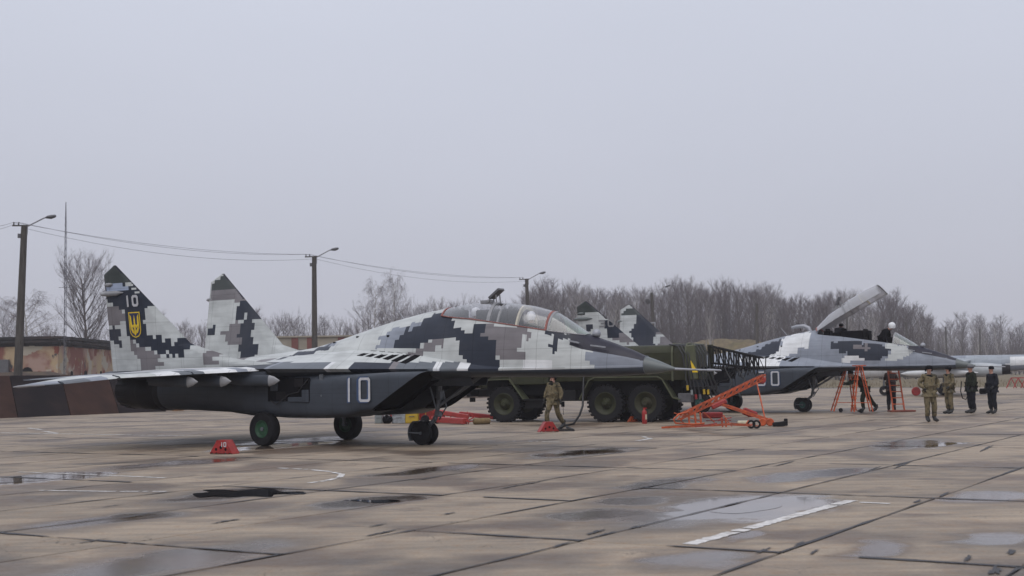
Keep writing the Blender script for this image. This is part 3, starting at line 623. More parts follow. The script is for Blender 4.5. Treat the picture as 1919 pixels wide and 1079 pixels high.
def build_fuselage(kind, patches):
    mb = MB(); base = 'L' if kind == 'A' else 'N'
    xs = [-5.61 + .055*i for i in range(278)] + [9.65]
    rings = []; drops = []
    for x in xs:
        up, lo = half_section(x)
        sill = interp(x, SILL)
        nd = -1
        if 4.46 < x < 8.22:                              # open cockpit: everything over the sill drops into the tub
            k = next(i for i, (y, z) in enumerate(up) if z < sill); (ya, za), (yb, zb_) = up[k-1], up[k]; t = (za - sill)/(za - zb_)
            ys = ya + (yb - ya)*t; up = [(y/max(ya, .01)*(ys - .03), sill - .38) for y, z in up[:k-1]] + [(ys, sill)] + up[k:]; nd = k - 2
        drops.append(nd)
        seq = [(y, z) for y, z in up] + lo[1:]
        ring = [(x, -y, z) for y, z in seq] + [(x, y, z) for y, z in reversed(seq[1:-1])]
        rings.append(ring)
    n = len(rings[0]); nu = 27 + 9
    vs = [p for r in rings for p in r]; mb.v = vs
    for i in range(len(rings) - 1):
        xm = (xs[i] + xs[i+1])/2; sill = interp(xm, SILL)
        for j in range(n):
            a, b_ = i*n + j, i*n + (j+1) % n
            f = [a, b_, b_+n, a+n]; zc = sum(vs[k][2] for k in f)/4; yc = -sum(vs[k][1] for k in f)/4; jj = j if j <= n//2 else n - 1 - j
            wf = interp(xm, WF); m = 0
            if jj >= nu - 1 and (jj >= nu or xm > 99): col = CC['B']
            elif jj <= max(drops[i], drops[i+1]) : col = (.012,.012,.014)
            elif abs(yc) > .55*interp(xm, BB) and zc < ZE(xm) + .17 and jj > 20 and xm < 7.6: col = lerx_col(xm + .0*zc) if kind == 'A' else (CC['W'] if 2.0 < xm < 3.2 else CC['N'])
            elif jj < 27 and xm > 8.0 and zc > ZE(xm) + (.52 if kind == 'A' else .66)*(interp(xm, ZT) - ZE(xm)): col = CC['K']
            else:
                col = paint(patches, base, xm, zc)
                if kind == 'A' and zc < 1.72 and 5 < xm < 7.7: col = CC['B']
                if xm < -.3 and abs(yc) < 1.9 and (int(floor(xm/.9) + floor(abs(yc)/.6)) % 3 == 0): col = CC['T']
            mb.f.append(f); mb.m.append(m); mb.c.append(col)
    mb.f.append(list(range(n))); mb.m.append(0); mb.c.append(CC['B'])
    k = len(rings) - 1; mb.f.append([k*n + j for j in range(n)]); mb.m.append(0); mb.c.append(CC['N'])
    return mb
def canopy_strip(x0, x1, n, grow=0.0, sub=14, zoff=0.0):
    """rings of the glazing between two stations: the body's own section above the sill"""
    rings = []
    for i in range(n + 1):
        x = x0 + (x1 - x0)*i/n; zt, wf, ze, sill = interp(x, ZT) + grow, interp(x, WF) + grow*.6, ZE(x), min(interp(x, SILL), interp(x, ZT) - .012) + zoff
        r = (sill - ze)/(zt - ze); r = max(.01, min(.995, r)); p = 2/2.15
        a0 = math.asin(r**(1/p)); ring = []
        for j in range(2*sub + 1):
            a = a0 + (pi - 2*a0)*j/(2*sub); c = cos(a)
            ring.append((x, -math.copysign(wf*abs(c)**p, c), ze + (zt - ze)*sin(a)**p))
        rings.append(ring)
    return rings
def fin_mesh(sg, near, far, base):
    """fin skin cut into paint cells; sg = +1 starboard"""
    LE = [(1.86,1.4),(2.13,-.85),(2.55,-2.42),(4.69,-4.97)]
    def le(z): return interp(z, LE)
    def te(z): return -5.45 if z < 4.45 else -5.45 + (z - 4.45)/.24*.46
    def sy(z): return 1.61 + (z - 1.95)*.125
    mb = MB(); zs = [1.85 + .05*i for i in range(57)] + [4.67]
    for side in (1, -1):
        pts = near if side*sg > 0 and sg > 0 else (far if sg < 0 else near)
        for z0, z1 in zip(zs, zs[1:]):
            zm = (z0+z1)/2; a0, a1, b0, b1 = te(z0), te(z1), le(z0), le(z1); k0 = floor(min(a0, a1)/.055); k1 = int(max(b0, b1)/.055) + 2
            def pt(x, z):
                a, b_ = te(z), le(z); t = min(1, max(0, (x-a)/max(.01, b_-a))); th = .045*min(1, (1-t)*6 + .08)*min(1, t*8 + .15) * (1.25 - (z-1.9)*.25)
                return (x, -sg*(sy(z)) - side*th*sg, z)
            for k in range(k0, k1):
                q = [(min(max(x, te(z)), le(z)), z) for x, z in ((k*.055,z0),((k+1)*.055,z0),((k+1)*.055,z1),(k*.055,z1))]
                if abs(q[1][0]-q[0][0]) + abs(q[2][0]-q[3][0]) < 1e-5: continue
                xm = sum(c[0] for c in q)/4; v = [pt(x, z) for x, z in q]
                f = [i for i in range(4) if v[i] != v[i-1]]
                mb.add(v, [tuple(f)], 0, CC['K'] if (zm > 3.9 and xm > le(zm) - .05) else paint(pts, base, min(xm, le(zm) - .22), zm))
    return mb
def lifting(le_r, te_r, s_r, le_t, te_t, s_t, z_r, z_t, th_r, th_t, sg, colf, ns=26, nc=14, clip=.35):
    mb = MB(); rings = []
    for i in range(ns + 1):
        t = i/ns; le = le_r + (le_t - le_r)*t; te = te_r + (te_t - te_r)*t; s = s_r + (s_t - s_r)*t; z = interp(t, z_r) if isinstance(z_r, list) else z_r + (z_t - z_r)*t; th = th_r + (th_t - th_r)*t
        if t > 1 - clip/abs(s_t - s_r)*1.0: le -= (t - (1 - clip/abs(s_t - s_r)))*abs(s_t - s_r)*1.1
        ring = []
        for k in range(nc + 1):
            c = k/nc; x = le + (te - le)*c**1.3; h = th*(1.48*sqrt(c**1.3) - .63*c**1.3 - .758*c**2.6 + .2843*c**3.9)*1.9
            ring.append((x, -sg*s, z + h/2))
        for k in range(nc - 1, 0, -1):
            c = k/nc; x = le + (te - le)*c**1.3; h = th*(1.48*sqrt(c**1.3) - .63*c**1.3 - .758*c**2.6 + .2843*c**3.9)*1.9
            ring.append((x, -sg*s, z - h/2))
        rings.append(ring)
    n = len(rings[0]); mb.v = [p for r in rings for p in r]
    for i in range(ns):
        for j in range(n):
            a, b_ = i*n + j, i*n + (j+1) % n; f = [a, b_, b_+n, a+n]
            xm = sum(mb.v[k][0] for k in f)/4; sm = abs(sum(mb.v[k][1] for k in f)/4)
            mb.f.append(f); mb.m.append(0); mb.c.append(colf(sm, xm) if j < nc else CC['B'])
    mb.f.append(list(range(n))); mb.m.append(0); mb.c.append(CC['B']); mb.f.append([ns*n + j for j in range(n)]); mb.m.append(0); mb.c.append(CC['G'])
    return mb
def nacelle(sg):
    mb = MB(); rings = []
    #        x      top   bot    in    out   raked
    st = [(0, 1.74, .84, .42, 1.58, 1), (1, 1.74, .80, .42, 1.60, 1), (2.6, 1.70, .70, .44, 1.62, 0), (1.8, 1.7, .67, .46, 1.62, 0), (.6, 1.7, .67, .48, 1.62, 0),
          (-.7, 1.74, .72, .48, 1.60, 0), (-1.5, 1.76, .80, .48, 1.58, 0), (-2.7, 1.84, .84, .50, 1.57, 0), (-3.8, 1.86, .86, .52, 1.56, 0)]
    for k, (x, zt, zb, yi, yo, rk) in enumerate(st):
        ring = []; cy, cz, ry, rz = (yi+yo)/2, (zt+zb)/2, (yo-yi)/2, (zt-zb)/2
        e = interp(x if k > 1 else 3, [(-3.8, 2.1), (-2, 2.5), (1, 4.5), (3, 6.5)])
        for j in range(40):
            a = 2*pi*j/40; y = cy + ry*math.copysign(abs(cos(a))**(2/e), cos(a)); z = cz + rz*math.copysign(abs(sin(a))**(2/e), sin(a))
            xx = x
            if k == 0: xx = 3.28 + (z - .84)/(1.72 - .84)*1.50
            if k == 1: xx = min(3.0, x + 2.0) + (z - .80)/(1.72 - .80)*.9
            ring.append((xx, -sg*y, z))
        rings.append(ring)
    mb.loft(rings, 0, False)
    # inner lip and closed ramp
    r0 = rings[0]; c = sum((Vector(p) for p in r0), Vector())/40
    r1 = [tuple(c + (Vector(p) - c)*.95) for p in r0]; r2 = [(p[0]-.16, p[1], p[2]+.02) for p in r1]
    mb.loft([r0, r1, r2], 1, False); mb.add(r2, [tuple(range(40))], 1)
    return mb
def digit_quads(d, w, h, t):
    """stencil-like block digits: polygons in a w x h box"""
    c = t*.8
    if d == '1': return [[(w*.55-t/2,0),(w*.55+t/2,0),(w*.55+t/2,h),(w*.55-t*.1,h),(w*.55-t/2,h*.93)]]
    if d == '0':
        o = [(c,0),(w-c,0),(w,c),(w,h-c),(w-c,h),(c,h),(0,h-c),(0,c)]; i = [(c+t*.6,t),(w-c-t*.6,t),(w-t,c+t*.6),(w-t,h-c-t*.6),(w-c-t*.6,h-t),(c+t*.6,h-t),(t,h-c-t*.6),(t,c+t*.6)]
        return [[o[k], o[(k+1) % 8], i[(k+1) % 8], i[k]] for k in range(8)]
    if d == '3':
        return [[(0,h-t),(0,h),(w-c,h),(w-c,h-t)],[(w-c,h),(w,h-c),(w,h*.5+t*.9),(w-t,h*.5+t*.9),(w-t,h-t),(w-c,h-t)],[(w*.3,h*.5-t/2),(w*.3,h*.5+t/2),(w-t,h*.5+t/2),(w-t,h*.5-t/2)],
                [(w-t,h*.5+t*.9),(w,h*.5+t*.9),(w-t*.4,h*.5),(w,h*.5-t*.9),(w-t,h*.5-t*.9)],[(w,h*.5-t*.9),(w,c),(w-c,0),(w-c,t),(w-t,t),(w-t,h*.5-t*.9)],[(0,0),(0,t),(w-c,t),(w-c,0)]]
def numeral(txt, x0, z0, w, h, t, gap, place, off, m=0, grow=0):
    mb = MB(); x = x0
    for d in txt:
        ww = w if d != '1' else w*.42
        for q in digit_quads(d, ww, h, t):
            cxy = (sum(a for a, _ in q)/len(q), sum(b for _, b in q)/len(q)) if grow else None
            pts = [place(x + a, z0 + b_, off) for a, b_ in q]; back = [place(x + a, z0 + b_, off - .004) for a, b_ in q]
            k = len(pts); mb.add(pts + back, [tuple(range(k)), tuple(range(2*k-1, k-1, -1))] + [(i,(i+1)%k,(i+1)%k+k,i+k) for i in range(k)])
        x += ww + gap
    return mb
def make_jet(kind, J, label, number, patches, fin_near, fin_far, open_deg, hub):
    root = thing('jet_fighter', label, 'fighter jet', (J[0], J[1], 0), -J[2], 'camouflaged twin-seat jets parked in a row')
    fus = part('fuselage', build_fuselage(kind, patches), M['camo'], root, smooth=.9)
    rb = MB(); prof = [(.19,9.648),(.178,9.72),(.135,9.92),(.085,10.1),(.045,10.24),(.028,10.32)]
    rings = [[(x, r*cos(2*pi*j/24), (1.787 - (x-9.65)*.13) + r*sin(2*pi*j/24)) for j in range(24)] for r, x in prof]; rb.loft(rings, 0, True)
    part('nose_cone', rb, M['radome'], root, smooth=.6)
    pr = MB(); pr.tube([(10.30,0,1.70),(10.7,0,1.68),(11.05,0,1.665),(11.06,0,1.665),(11.36,0,1.655)], [.03,.022,.020,.030,.018], 10); 
    for sx in (-1, 1): pr.box((10.75, sx*.05, 1.68), (.10, .09, .008))
    part('pitot_probe', pr, M['probe'], root, smooth=.6)
    base = 'L'
    for sg in (1, -1):
        nm = nacelle(sg); nm.c = [None]*len(nm.f)
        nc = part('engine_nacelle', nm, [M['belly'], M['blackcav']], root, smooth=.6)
        nz = MB(); ax = (-1, 0, 0); o = (-3.78, -sg*1.04, 1.36)
        nz.lathe([(.515,0),(.52,.05),(.505,.25),(.515,.27),(.50,.9),(.485,.92),(.47,1.35),(.42,1.78),(.40,1.78),(.43,1.3),(.40,.6),(.05,.55)], o, ax, 36)
        for k in range(18):                              # nozzle petals
            a = 2*pi*k/18; r0, r1 = .478, .428
            nz.beam((-5.13, -sg*1.04 + r0*cos(a), 1.36 + r0*sin(a)), (-5.56, -sg*1.04 + r1*cos(a), 1.36 + r1*sin(a)), .02)
        part('exhaust_nozzle', nz, M['dkmetal'], root, smooth=.5)
        fm = fin_mesh(sg, fin_near, fin_far, base)
        fin = part('tail_fin', fm, M['camo'], root, fixn=False)
        fin.data.materials[0] = M['camo']
        pod = MB(); sy = 1.61 + 2.0*.125
        for (zz, xa, xb, r) in ((4.17,-5.42,-5.10,.055),(3.935,-5.62,-4.72,.075)):
            for off in (1,):
                y = -sg*(1.61 + (zz-1.95)*.125 + .045); pod.tube([(xa,y,zz),(xa+.06,y,zz),(xa+.3*(xb-xa),y,zz),(xb-.3*(xb-xa),y,zz),(xb,y,zz+.01)], [.012, r*.6, r, r*.95, .01], 10)
        part('antenna_pod', pod, M['framegrey'] if kind == 'A' else M['radome'], fin, smooth=.8)
        for z in (2.55, 3.0, 3.35): rd = MB(); rd.beam((-5.44, -sg*(1.61+(z-1.95)*.125), z), (-5.58, -sg*(1.61+(z-1.95)*.125), z), .006); part('static_wick', rd, M['lampgrey'], fin)
        wg = lifting(.25, -3.75, 1.86, -3.0, -3.98, 5.58, [(0,1.84),(.65,1.715),(1,1.545)], 0, .16, .035, sg, wing_col)
        wing = part('wing', wg, M['camo'], root, smooth=.7)
        sl = MB()                                         # leading edge slat, a hair proud and drooped
        for k in range(3):
            s0, s1 = ((1.95,3.1),(3.13,4.36),(4.42,5.3))[k]; rs = []
            for s in [s0 + (s1-s0)*i/6 for i in range(7)]:
                t = (s - 1.86)/3.82; le = .25 - 3.30*t + .03; z = interp(t, [(0,1.84),(.65,1.715),(1,1.545)]) - .005; c = .42 - .2*t; hh = .060 - .032*t
                rs.append([(le,-sg*s,z-.012),(le-.06,-sg*s,z+hh*.8),(le-c,-sg*s,z+hh+.030),(le-c-.02,-sg*s,z+hh*.9+.012),(le-.1,-sg*s,z-hh*.55)])
            o = len(sl.v); sl.v += [p for r in rs for p in r]
            for i in range(6):
                for j in range(5):
                    a, b_ = o+i*5+j, o+i*5+(j+1)%5; sm = s0 + (s1-s0)*(i+.5)/6
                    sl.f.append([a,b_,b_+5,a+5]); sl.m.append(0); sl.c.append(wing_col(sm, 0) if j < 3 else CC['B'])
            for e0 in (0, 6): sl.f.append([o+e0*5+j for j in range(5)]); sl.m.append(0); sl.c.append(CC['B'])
        part('slat', sl, M['camo'], wing)
        tip = MB(); tip.tube([(-3.1,-sg*5.55,1.56),(-3.98,-sg*5.60,1.53),(-4.15,-sg*5.62,1.525)], [.015,.03,.008], 8); part('wingtip_fairing', tip, M['framegrey'], wing, smooth=1)
        for (s, x) in ((3.1,-.66),(2.55,-.12),(2.03,.95)):
            py = MB(); prs = []
            for i in range(11):
                t = i/10; hh = .135*min(1, sqrt(t*5 + .001)) * (1 if t < .7 else 1 - (t-.7)*1.2); ww = .055*min(1, sqrt(t*4 + .001))*(1 if t < .7 else 1 - (t-.7)*2)
                zt_ = 1.76 if t > .3 else 1.56 + t*.66; prs.append([(x - 1.7*t, -sg*s + ww*cos(2*pi*j/12), (1.58 if t < .25 else 1.60) + hh*sin(2*pi*j/12)) for j in range(12)])
            py.loft(prs[2:], 0, True); py.box((x-1.1, -sg*s, 1.70), (1.3, .05, .2)); pyo = part('weapon_pylon', py, M['belly'], wing, smooth=.8); pc = MB(); pc.loft(prs[:3], 0, True); part('lit_pylon_nose', pc, M['framegrey'], pyo, smooth=.8)  # same paint: lit nose paler, shaded body darker, done by colour
        st = lifting(-3.95, -5.8, 1.90, -5.42, -6.15, 3.88, 1.79, 1.69, .09, .03, sg, lambda s, x: CC['N'] if s < 3 else CC['G'])
        part('stabilator', st, M['camo'], root, smooth=.7)
        # main gear
        lg = MB(); lg.tube([(-.05,-sg*1.30,1.72),(-.03,-sg*1.38,1.2),(0,-sg*1.40,.8),(0,-sg*1.40,.42)], [.075,.065,.05,.045], 12)
        lg.tube([(.75,-sg*1.1,1.6),(.02,-sg*1.37,1.0)], .03, 8); lg.tube([(-.12,-sg*1.39,1.05),(-.2,-sg*1.42,.72),(-.02,-sg*1.42,.5)], .022, 8)
        lg.tube([(0,-sg*1.36,.41),(0,-sg*1.66,.41)], .05, 10)
        leg = part('main_gear_leg', lg, M['strut'], root, smooth=.8)
        wh = MB(); wy = -sg*1.55
        wh.lathe([(.20,-.115),(.33,-.14),(.385,-.13),(.41,-.09),(.418,-.03),(.418,.03),(.41,.09),(.385,.13),(.33,.14),(.20,.115)], (0,wy,.412), (0,1,0), 36)
        wheel = part('wheel', wh, M['tyre'], root, smooth=.7)
        hb = MB()
        hb.lathe([(.001,.10),(.05,.10),(.06,.075),(.12,.06),(.15,.08),(.205,.118),(.215,.118),(.215,-.118),(.205,-.118),(.15,-.08),(.001,-.08)], (0,wy,.412), (0,1,0), 28)
        hub_o = part('hub', hb, M[hub], wheel, smooth=.5)
        dr = MB(); dr.box((1.05,-sg*1.70,1.18),(1.5,.03,.62), 0, rx=sg*.05); 
        dd = MB(); dd.box((1.86,-sg*1.56,1.40),(.11,.04,.62), rx=sg*.08); dd.tube([(1.84,-sg*1.48,1.68),(1.88,-sg*1.60,1.2),(1.95,-sg*1.5,.98)], .03, 8); dd.box((1.9,-sg*1.56,1.02),(.2,.1,.16))
        door = part('gear_door', dd, M['strut'], root)
        lamp = MB(); lamp.lathe([(.001,.05),(.05,.04),(.065,0),(.06,-.05),(.001,-.06)], (1.96,-sg*1.52,.88), (1,0,-.3), 16); part('taxi_lamp', lamp, M['chrome'], door, smooth=1)
        for (bx, bz, bw, bh, mt) in ((.85,1.36,1.35,.56,'blackcav'),(1.2,1.52,.28,.22,'dkmetal'),(1.1,1.12,.50,.12,'belly'),(.62,1.20,.30,.22,'dkmetal'),(.40,1.46,.24,.26,'belly'),(1.40,1.20,.22,.30,'belly')):  # flat dark plates: shade of the open bay under the wing painted in
            bay = MB(); bay.box((bx,-sg*(1.618 if mt == 'blackcav' else 1.64),bz),(bw,.03,bh)); part('bay_shade_panel', bay, M[mt], root, bevel=.01)
        hl_ = MB(); hl_.tube([(1.5,-sg*1.66,1.6),(1.2,-sg*1.67,1.3),(.9,-sg*1.66,1.25),(.5,-sg*1.68,1.0),(.3,-sg*1.66,1.1)], .014, 6); part('brake_line', hl_, M['hose'], root)
    # beaver tail between the nozzles
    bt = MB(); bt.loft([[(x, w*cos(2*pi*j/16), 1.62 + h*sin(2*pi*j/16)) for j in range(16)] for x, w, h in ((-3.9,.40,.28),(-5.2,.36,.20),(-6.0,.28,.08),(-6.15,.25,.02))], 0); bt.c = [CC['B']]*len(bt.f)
    part('beaver_tail', bt, M['camo'], root, smooth=.8)
    # nose gear
    ng = MB(); ng.tube([(4.15,0,1.62),(4.12,0,1.0),(4.02,0,.62)], [.07,.06,.045], 12); ng.tube([(4.02,0,.62),(3.86,0,.50),(3.70,0,.29)], [.05,.05,.05], 10); ng.tube([(3.70,-.2,.285),(3.70,.2,.285)], .035, 10)
    ng.tube([(5.35,0,1.66),(4.13,0,.92)], .035, 8); ng.tube([(5.30,.18,1.64),(4.6,.1,1.2),(4.15,.05,1.0)], .028, 8); ng.tube([(4.2,.06,1.3),(4.28,.08,.9),(4.05,.1,.6)], .018, 6); ng.tube([(3.85,-.06,1.55),(4.08,-.05,.85)], .02, 6)
    ng.box((4.17,0,1.16),(.10,.16,.20)); ng.box((4.10,0,.74),(.12,.14,.12))
    nleg = part('nose_gear_leg', ng, M['strut'], root, smooth=.7)
    for sg in (1, -1):
        wn_ = MB(); wn_.lathe([(.12,-.055),(.22,-.068),(.265,-.055),(.282,-.02),(.282,.02),(.265,.055),(.22,.068),(.12,.055)], (3.70,-sg*.13,.283), (0,1,0), 28)
        w_ = part('wheel', wn_, M['tyre'], root, smooth=.7)
        h_ = MB(); h_.lathe([(.001,.05),(.04,.05),(.06,.03),(.125,.057),(.13,-.057),(.001,-.03)], (3.70,-sg*.13,.283), (0,1,0), 20); part('hub', h_, M['tyre'] if kind == 'A' else M['hubteal'], w_, smooth=.5)
    mg = MB(); rs = []
    for i in range(9):                                   # mud guard behind the nose wheels
        a = radians(125 + i*11); rs.append([(3.70 + .33*cos(a), -.23, .29 + .33*sin(a)), (3.70 + .33*cos(a), .23, .29 + .33*sin(a)), (3.70 + .345*cos(a), .23, .29 + .345*sin(a)), (3.70 + .345*cos(a), -.23, .29 + .345*sin(a))])
    mg.loft(rs, 0, True); mg.beam((3.70,-.22,.29),(3.38,-.22,.30),.03); mg.beam((3.70,.22,.29),(3.38,.22,.30),.03)
    part('mud_guard', mg, M['strut'], nleg)
    nd = MB(); nd.box((4.75,.32,1.50),(1.1,.02,.22), rx=-.4); nd.box((4.75,-.32,1.50),(1.1,.02,.22), rx=.4); part('gear_door', nd, M['belly'], root)
    # auxiliary intake louvres over the strake, six dark slots
    def strake_top(x, s):
        up, _ = half_section(x); ys = [(y, z) for y, z in up]
        return interp(s, sorted(ys))
    for sg in (1, -1):
        for k in range(6 if kind == 'A' else 5):
            x = 2.25 + k*.26; s0, s1 = .80, 1.12 - k*.02; lv = MB()
            q = [(x, s0), (x + .17, s0), (x + .30, s1), (x + .08, s1)]
            s0, s1 = .72, .94; x += .12; q = [(x + .30, s0), (x + .46, s0), (x + .20, s1), (x + .04, s1)]
            top = [(a, -sg*b_, strake_top(a, b_) + .010) for a, b_ in q]; bot = [(a, y, z - .03) for a, y, z in top]
            lv.add(top + bot, [(0,1,2,3),(7,6,5,4),(0,1,5,4),(1,2,6,5),(2,3,7,6),(3,0,4,7)])
            part('louvre', lv, M['blackcav'], root)
    # glazing, hinged together so that it can stand open
    hinge = Vector((4.30, 0, 3.02)); R = Matrix.Translation(hinge) @ Matrix.Rotation(-radians(open_deg), 4, 'Y') @ Matrix.Translation(-hinge)
    cg = MB(); cg.loft(canopy_strip(4.50, 7.36, 22), 0, False, False); cg.move(R)
    can = part('canopy', cg, M['glass'] if kind == 'A' else M['glass_sheen'], root, smooth=3)
    def frame_bow(x, w, t, mt, name, par, Rm=None, grow=.012, full=True):
        fb = MB(); a = canopy_strip(x - w/2, x + w/2, 1, grow); c = canopy_strip(x - w/2, x + w/2, 1, grow - t)
        fb.loft([a[0], a[1], c[1], c[0], a[0]], 0, False, False)
        if Rm: fb.move(Rm)
        return part(name, fb, mt, par, smooth=.8)
    frame_bow(7.37, .05, .03, M['redseal'] if kind == 'A' else M['framegrey'], 'front_bow', can, R); frame_bow(4.50, .05, .03, M['redseal'], 'rear_bow', can, R)
    frame_bow(5.86, .09, .05, M['framegrey'], 'middle_bow', can, R); frame_bow(6.12, .05, .04, M['framegrey'], 'middle_bow', can, R, 0)
    frame_bow(6.62, .05, .10, M['cream'], 'mirror_bow', can, R, 0.0)
    sr = MB()
    for sg in (1, -1):
        xs_ = [4.5 + 2.86*i/20 for i in range(21)]
        pts = [canopy_strip(x, x + .01, 1, .006)[0][0 if sg > 0 else -1] for x in xs_]; sr.tube([(p[0], p[1], p[2] + .005) for p in pts], .014, 6)
    sr.move(R); part('canopy_rail', sr, M['redseal'] if kind == 'A' else M['framegrey'], can)
    ws = MB(); ws.loft(canopy_strip(7.42, 8.24, 9), 0, False, False); wsc = part('windscreen', ws, M['glassw'], root, smooth=3)
    frame_bow(7.43, .05, .03, M['framegrey'], 'windscreen_bow', wsc)
    wr = MB()
    for sg in (1, -1):
        pts = [canopy_strip(x, x + .005, 1, .004)[0][0 if sg > 0 else -1] for x in [7.43 + .8*i/8 for i in range(9)]]; wr.tube(pts, .014, 6)
    part('windscreen_rail', wr, M['framegrey'], wsc)
    # cockpit: seats, coamings, instrument shroud
    for x in (4.95, 6.45):
        se = MB(); top = interp(x, ZT); se.box((x-.16,0,top-.28),(.14,.34,.34), ry=-.25); se.box((x-.10,0,top-.62),(.16,.46,.5), ry=-.25); se.box((x-.19,.12,top-.10),(.10,.07,.12)); se.box((x-.19,-.12,top-.10),(.10,.07,.12))
        part('ejection_seat', se, M['chassis'], root, bevel=.02)
    for (sx, sz, dx, dy, dz) in ((5.80,2.90,.85,.5,.46),(7.25,2.66,.42,.50,.36),(6.35,2.86,.20,.34,.52),(4.78,3.0,.26,.36,.34)): co = MB(); co.box((sx,0,sz),(dx,dy,dz)); part('instrument_shroud', co, M['blackcav'], root, bevel=.03)
    # periscope on the roof of the rear seat
    pe = MB(); pe.box((5.80,0,3.50),(.34,.24,.05), ry=-.62); pe.move(Matrix.Identity(4)); pf = MB()
    for sg in (1,-1): pf.beam((5.62,sg*.08,3.30),(5.74,sg*.08,3.47),.022); pf.beam((5.86,sg*.08,3.28),(5.84,sg*.08,3.47),.022)
    pf.box((5.55,0,3.33),(.3,.14,.06))
    if open_deg: pe.move(R); pf.move(R)
    ps = part('periscope', pf, M['framegrey'], can); part('periscope_mirror', pe, M['lampgrey'], ps)
    bl = MB(); bl.tube([(2.83,0,3.34),(3.12,0,2.99)], [.008,.014], 8); part('blade_antenna', bl, M['probe'], root)
    if kind == 'B':
        hp = MB(); hp.tube([(3.25,.1,3.33),(3.45,.1,3.37),(3.75,.1,3.38),(3.95,.1,3.30),(4.02,.1,3.12)], [.05,.075,.08,.08,.08], 12); part('canopy_jack_fairing', hp, M['probe'], root, smooth=1); hp = MB(); hp.beam((3.62,.1,3.2),(3.55,.1,3.5),.02); part('jack_strut', hp, M['chassis'], root)
    sb = MB(); 
    for j in range(7):
        pass
    sb.lathe([(.001,.10),(.05,.085),(.085,.04),(.095,-.02),(.08,-.06),(.001,-.07)], (8.42,.02,2.505), (.3,0,1), 18); part('seeker_ball', sb, M['probe'], root, smooth=2)
    inst = MB()
    for sg in (1,-1):
        inst.beam((8.50,-sg*.40,2.24),(8.85,-sg*.365,2.19),.03,.03); inst.beam((8.0,-sg*.46,2.35),(8.24,-sg*.44,2.30),.05,.03)
    part('air_probe', inst, M['probe'], root)
    rv = MB()                                            # small vents and catches on the spine
    for (x, s) in ((2.0,.42),(3.05,.55),(1.2,.35)):
        z = strake_top(x, s); rv.box((x,-s,z),(.07,.03,.05)); rv.box((x,s,z),(.07,.03,.05))
    part('spine_vents', rv, M['blackcav'], root)
    # numerals on the intakes and fins, shield on fin A
    for sg in (1,-1):
        yy = lambda z: -sg*(1.62 + .012)
        xx0, dirn = (2.66, 1) if sg > 0 else (3.40, -1)
        pl = lambda x, z, off: (xx0 + dirn*(x), -sg*(1.622 + off), z)
        big = numeral(number, -.03 if number[0] == '1' else -.25, 1.035, .40, .61, .095, .17, pl, .006); o_ = part('number_outline', big, M['blueline'], root)
        inn = numeral(number, 0 if number[0] == '1' else -.22, 1.06, .34, .56, .058, .23, pl, .011); part('number', inn, M['white'], root)
    def finpl(sg, dirn, x0):
        return lambda x, z, off: (x0 + dirn*x, -sg*(1.61 + (z-1.95)*.125) - sg*off, z)
    for sg in (1,-1):
        if kind == 'A' and sg < 0: continue
        x0 = -4.62 if kind == 'A' else -4.42
        n2 = numeral(number, 0, 3.56, .24 if kind == 'A' else .30, .30, .062, .12, finpl(sg, 1, x0), .062); part('fin_number', n2, M['white'] if kind == 'A' else M['framegrey'], root)
    if kind == 'A':
        pl = finpl(1, 1, 0)
        def plate(poly, off, mt, name, par):
            mb = MB(); P_ = [pl(a, c, off) for a, c in poly]; Q_ = [pl(a, c, off - .004) for a, c in poly]; k = len(P_)
            mb.add(P_ + Q_, [tuple(range(k)), tuple(range(2*k-1,k-1,-1))] + [(i,(i+1)%k,(i+1)%k+k,i+k) for i in range(k)]); return part(name, mb, mt, par)
        def shield(g):
            x0, x1, zt_, zm = -4.585+g, -4.155-g, 3.42-g, 2.95; cx = (x0+x1)/2
            return [(x0,zt_),(x0,zm)] + [(cx - (x1-x0)/2*cos(a), zm - (.20-g)*sin(a)) for a in (pi*.15,pi*.3,pi*.5,pi*.7,pi*.85)] + [(x1,zm),(x1,zt_)]
        shd = plate(shield(0), .056, M['yellow'], 'fin_shield', root); plate(shield(.028), .061, M['navy'], 'shield_field', shd)
        cx = -4.37; T = []
        T.append([(cx-.022,2.90),(cx+.022,2.90),(cx+.028,3.20),(cx,3.34),(cx-.028,3.20)])
        for k in (-1, 1):
            T.append([(cx+k*.165,2.98),(cx+k*.165,3.36),(cx+k*.115,3.30),(cx+k*.10,3.10),(cx+k*.12,2.98)])
            T.append([(cx+k*.165,3.0),(cx+k*.12,3.04),(cx+k*.02,2.90),(cx+k*.02,2.85),(cx+k*.10,2.88)])
            T.append([(cx+k*.10,3.10),(cx+k*.115,3.06),(cx+k*.07,3.0),(cx+k*.02,3.06),(cx+k*.02,3.12),(cx+k*.06,3.07)])
        T.append([(cx-.09,2.92),(cx+.09,2.92),(cx+.03,2.84),(cx,2.80),(cx-.03,2.84)])
        mb = MB()
        for t_ in T:
            P_ = [pl(a, c, .066) for a, c in t_]; Q_ = [pl(a, c, .062) for a, c in t_]; k = len(P_)
            mb.add(P_ + Q_, [tuple(range(k)), tuple(range(2*k-1,k-1,-1))] + [(i,(i+1)%k,(i+1)%k+k,i+k) for i in range(k)])
        part('trident_emblem', mb, M['yellow'], shd)
    return root
jetA = make_jet('A', J1, 'pixel camouflage twin-seat jet numbered 10 with its canopy closed', '10', CAMO_A, FIN_A_NEAR, FIN_A_FAR, 0, 'hubgreen')
jetB = make_jet('B', J2, 'pixel camouflage twin-seat jet numbered 30 with its long canopy raised', '30', CAMO_B, FIN_B_NEAR, FIN_B_FAR, 36.5, 'hubteal')
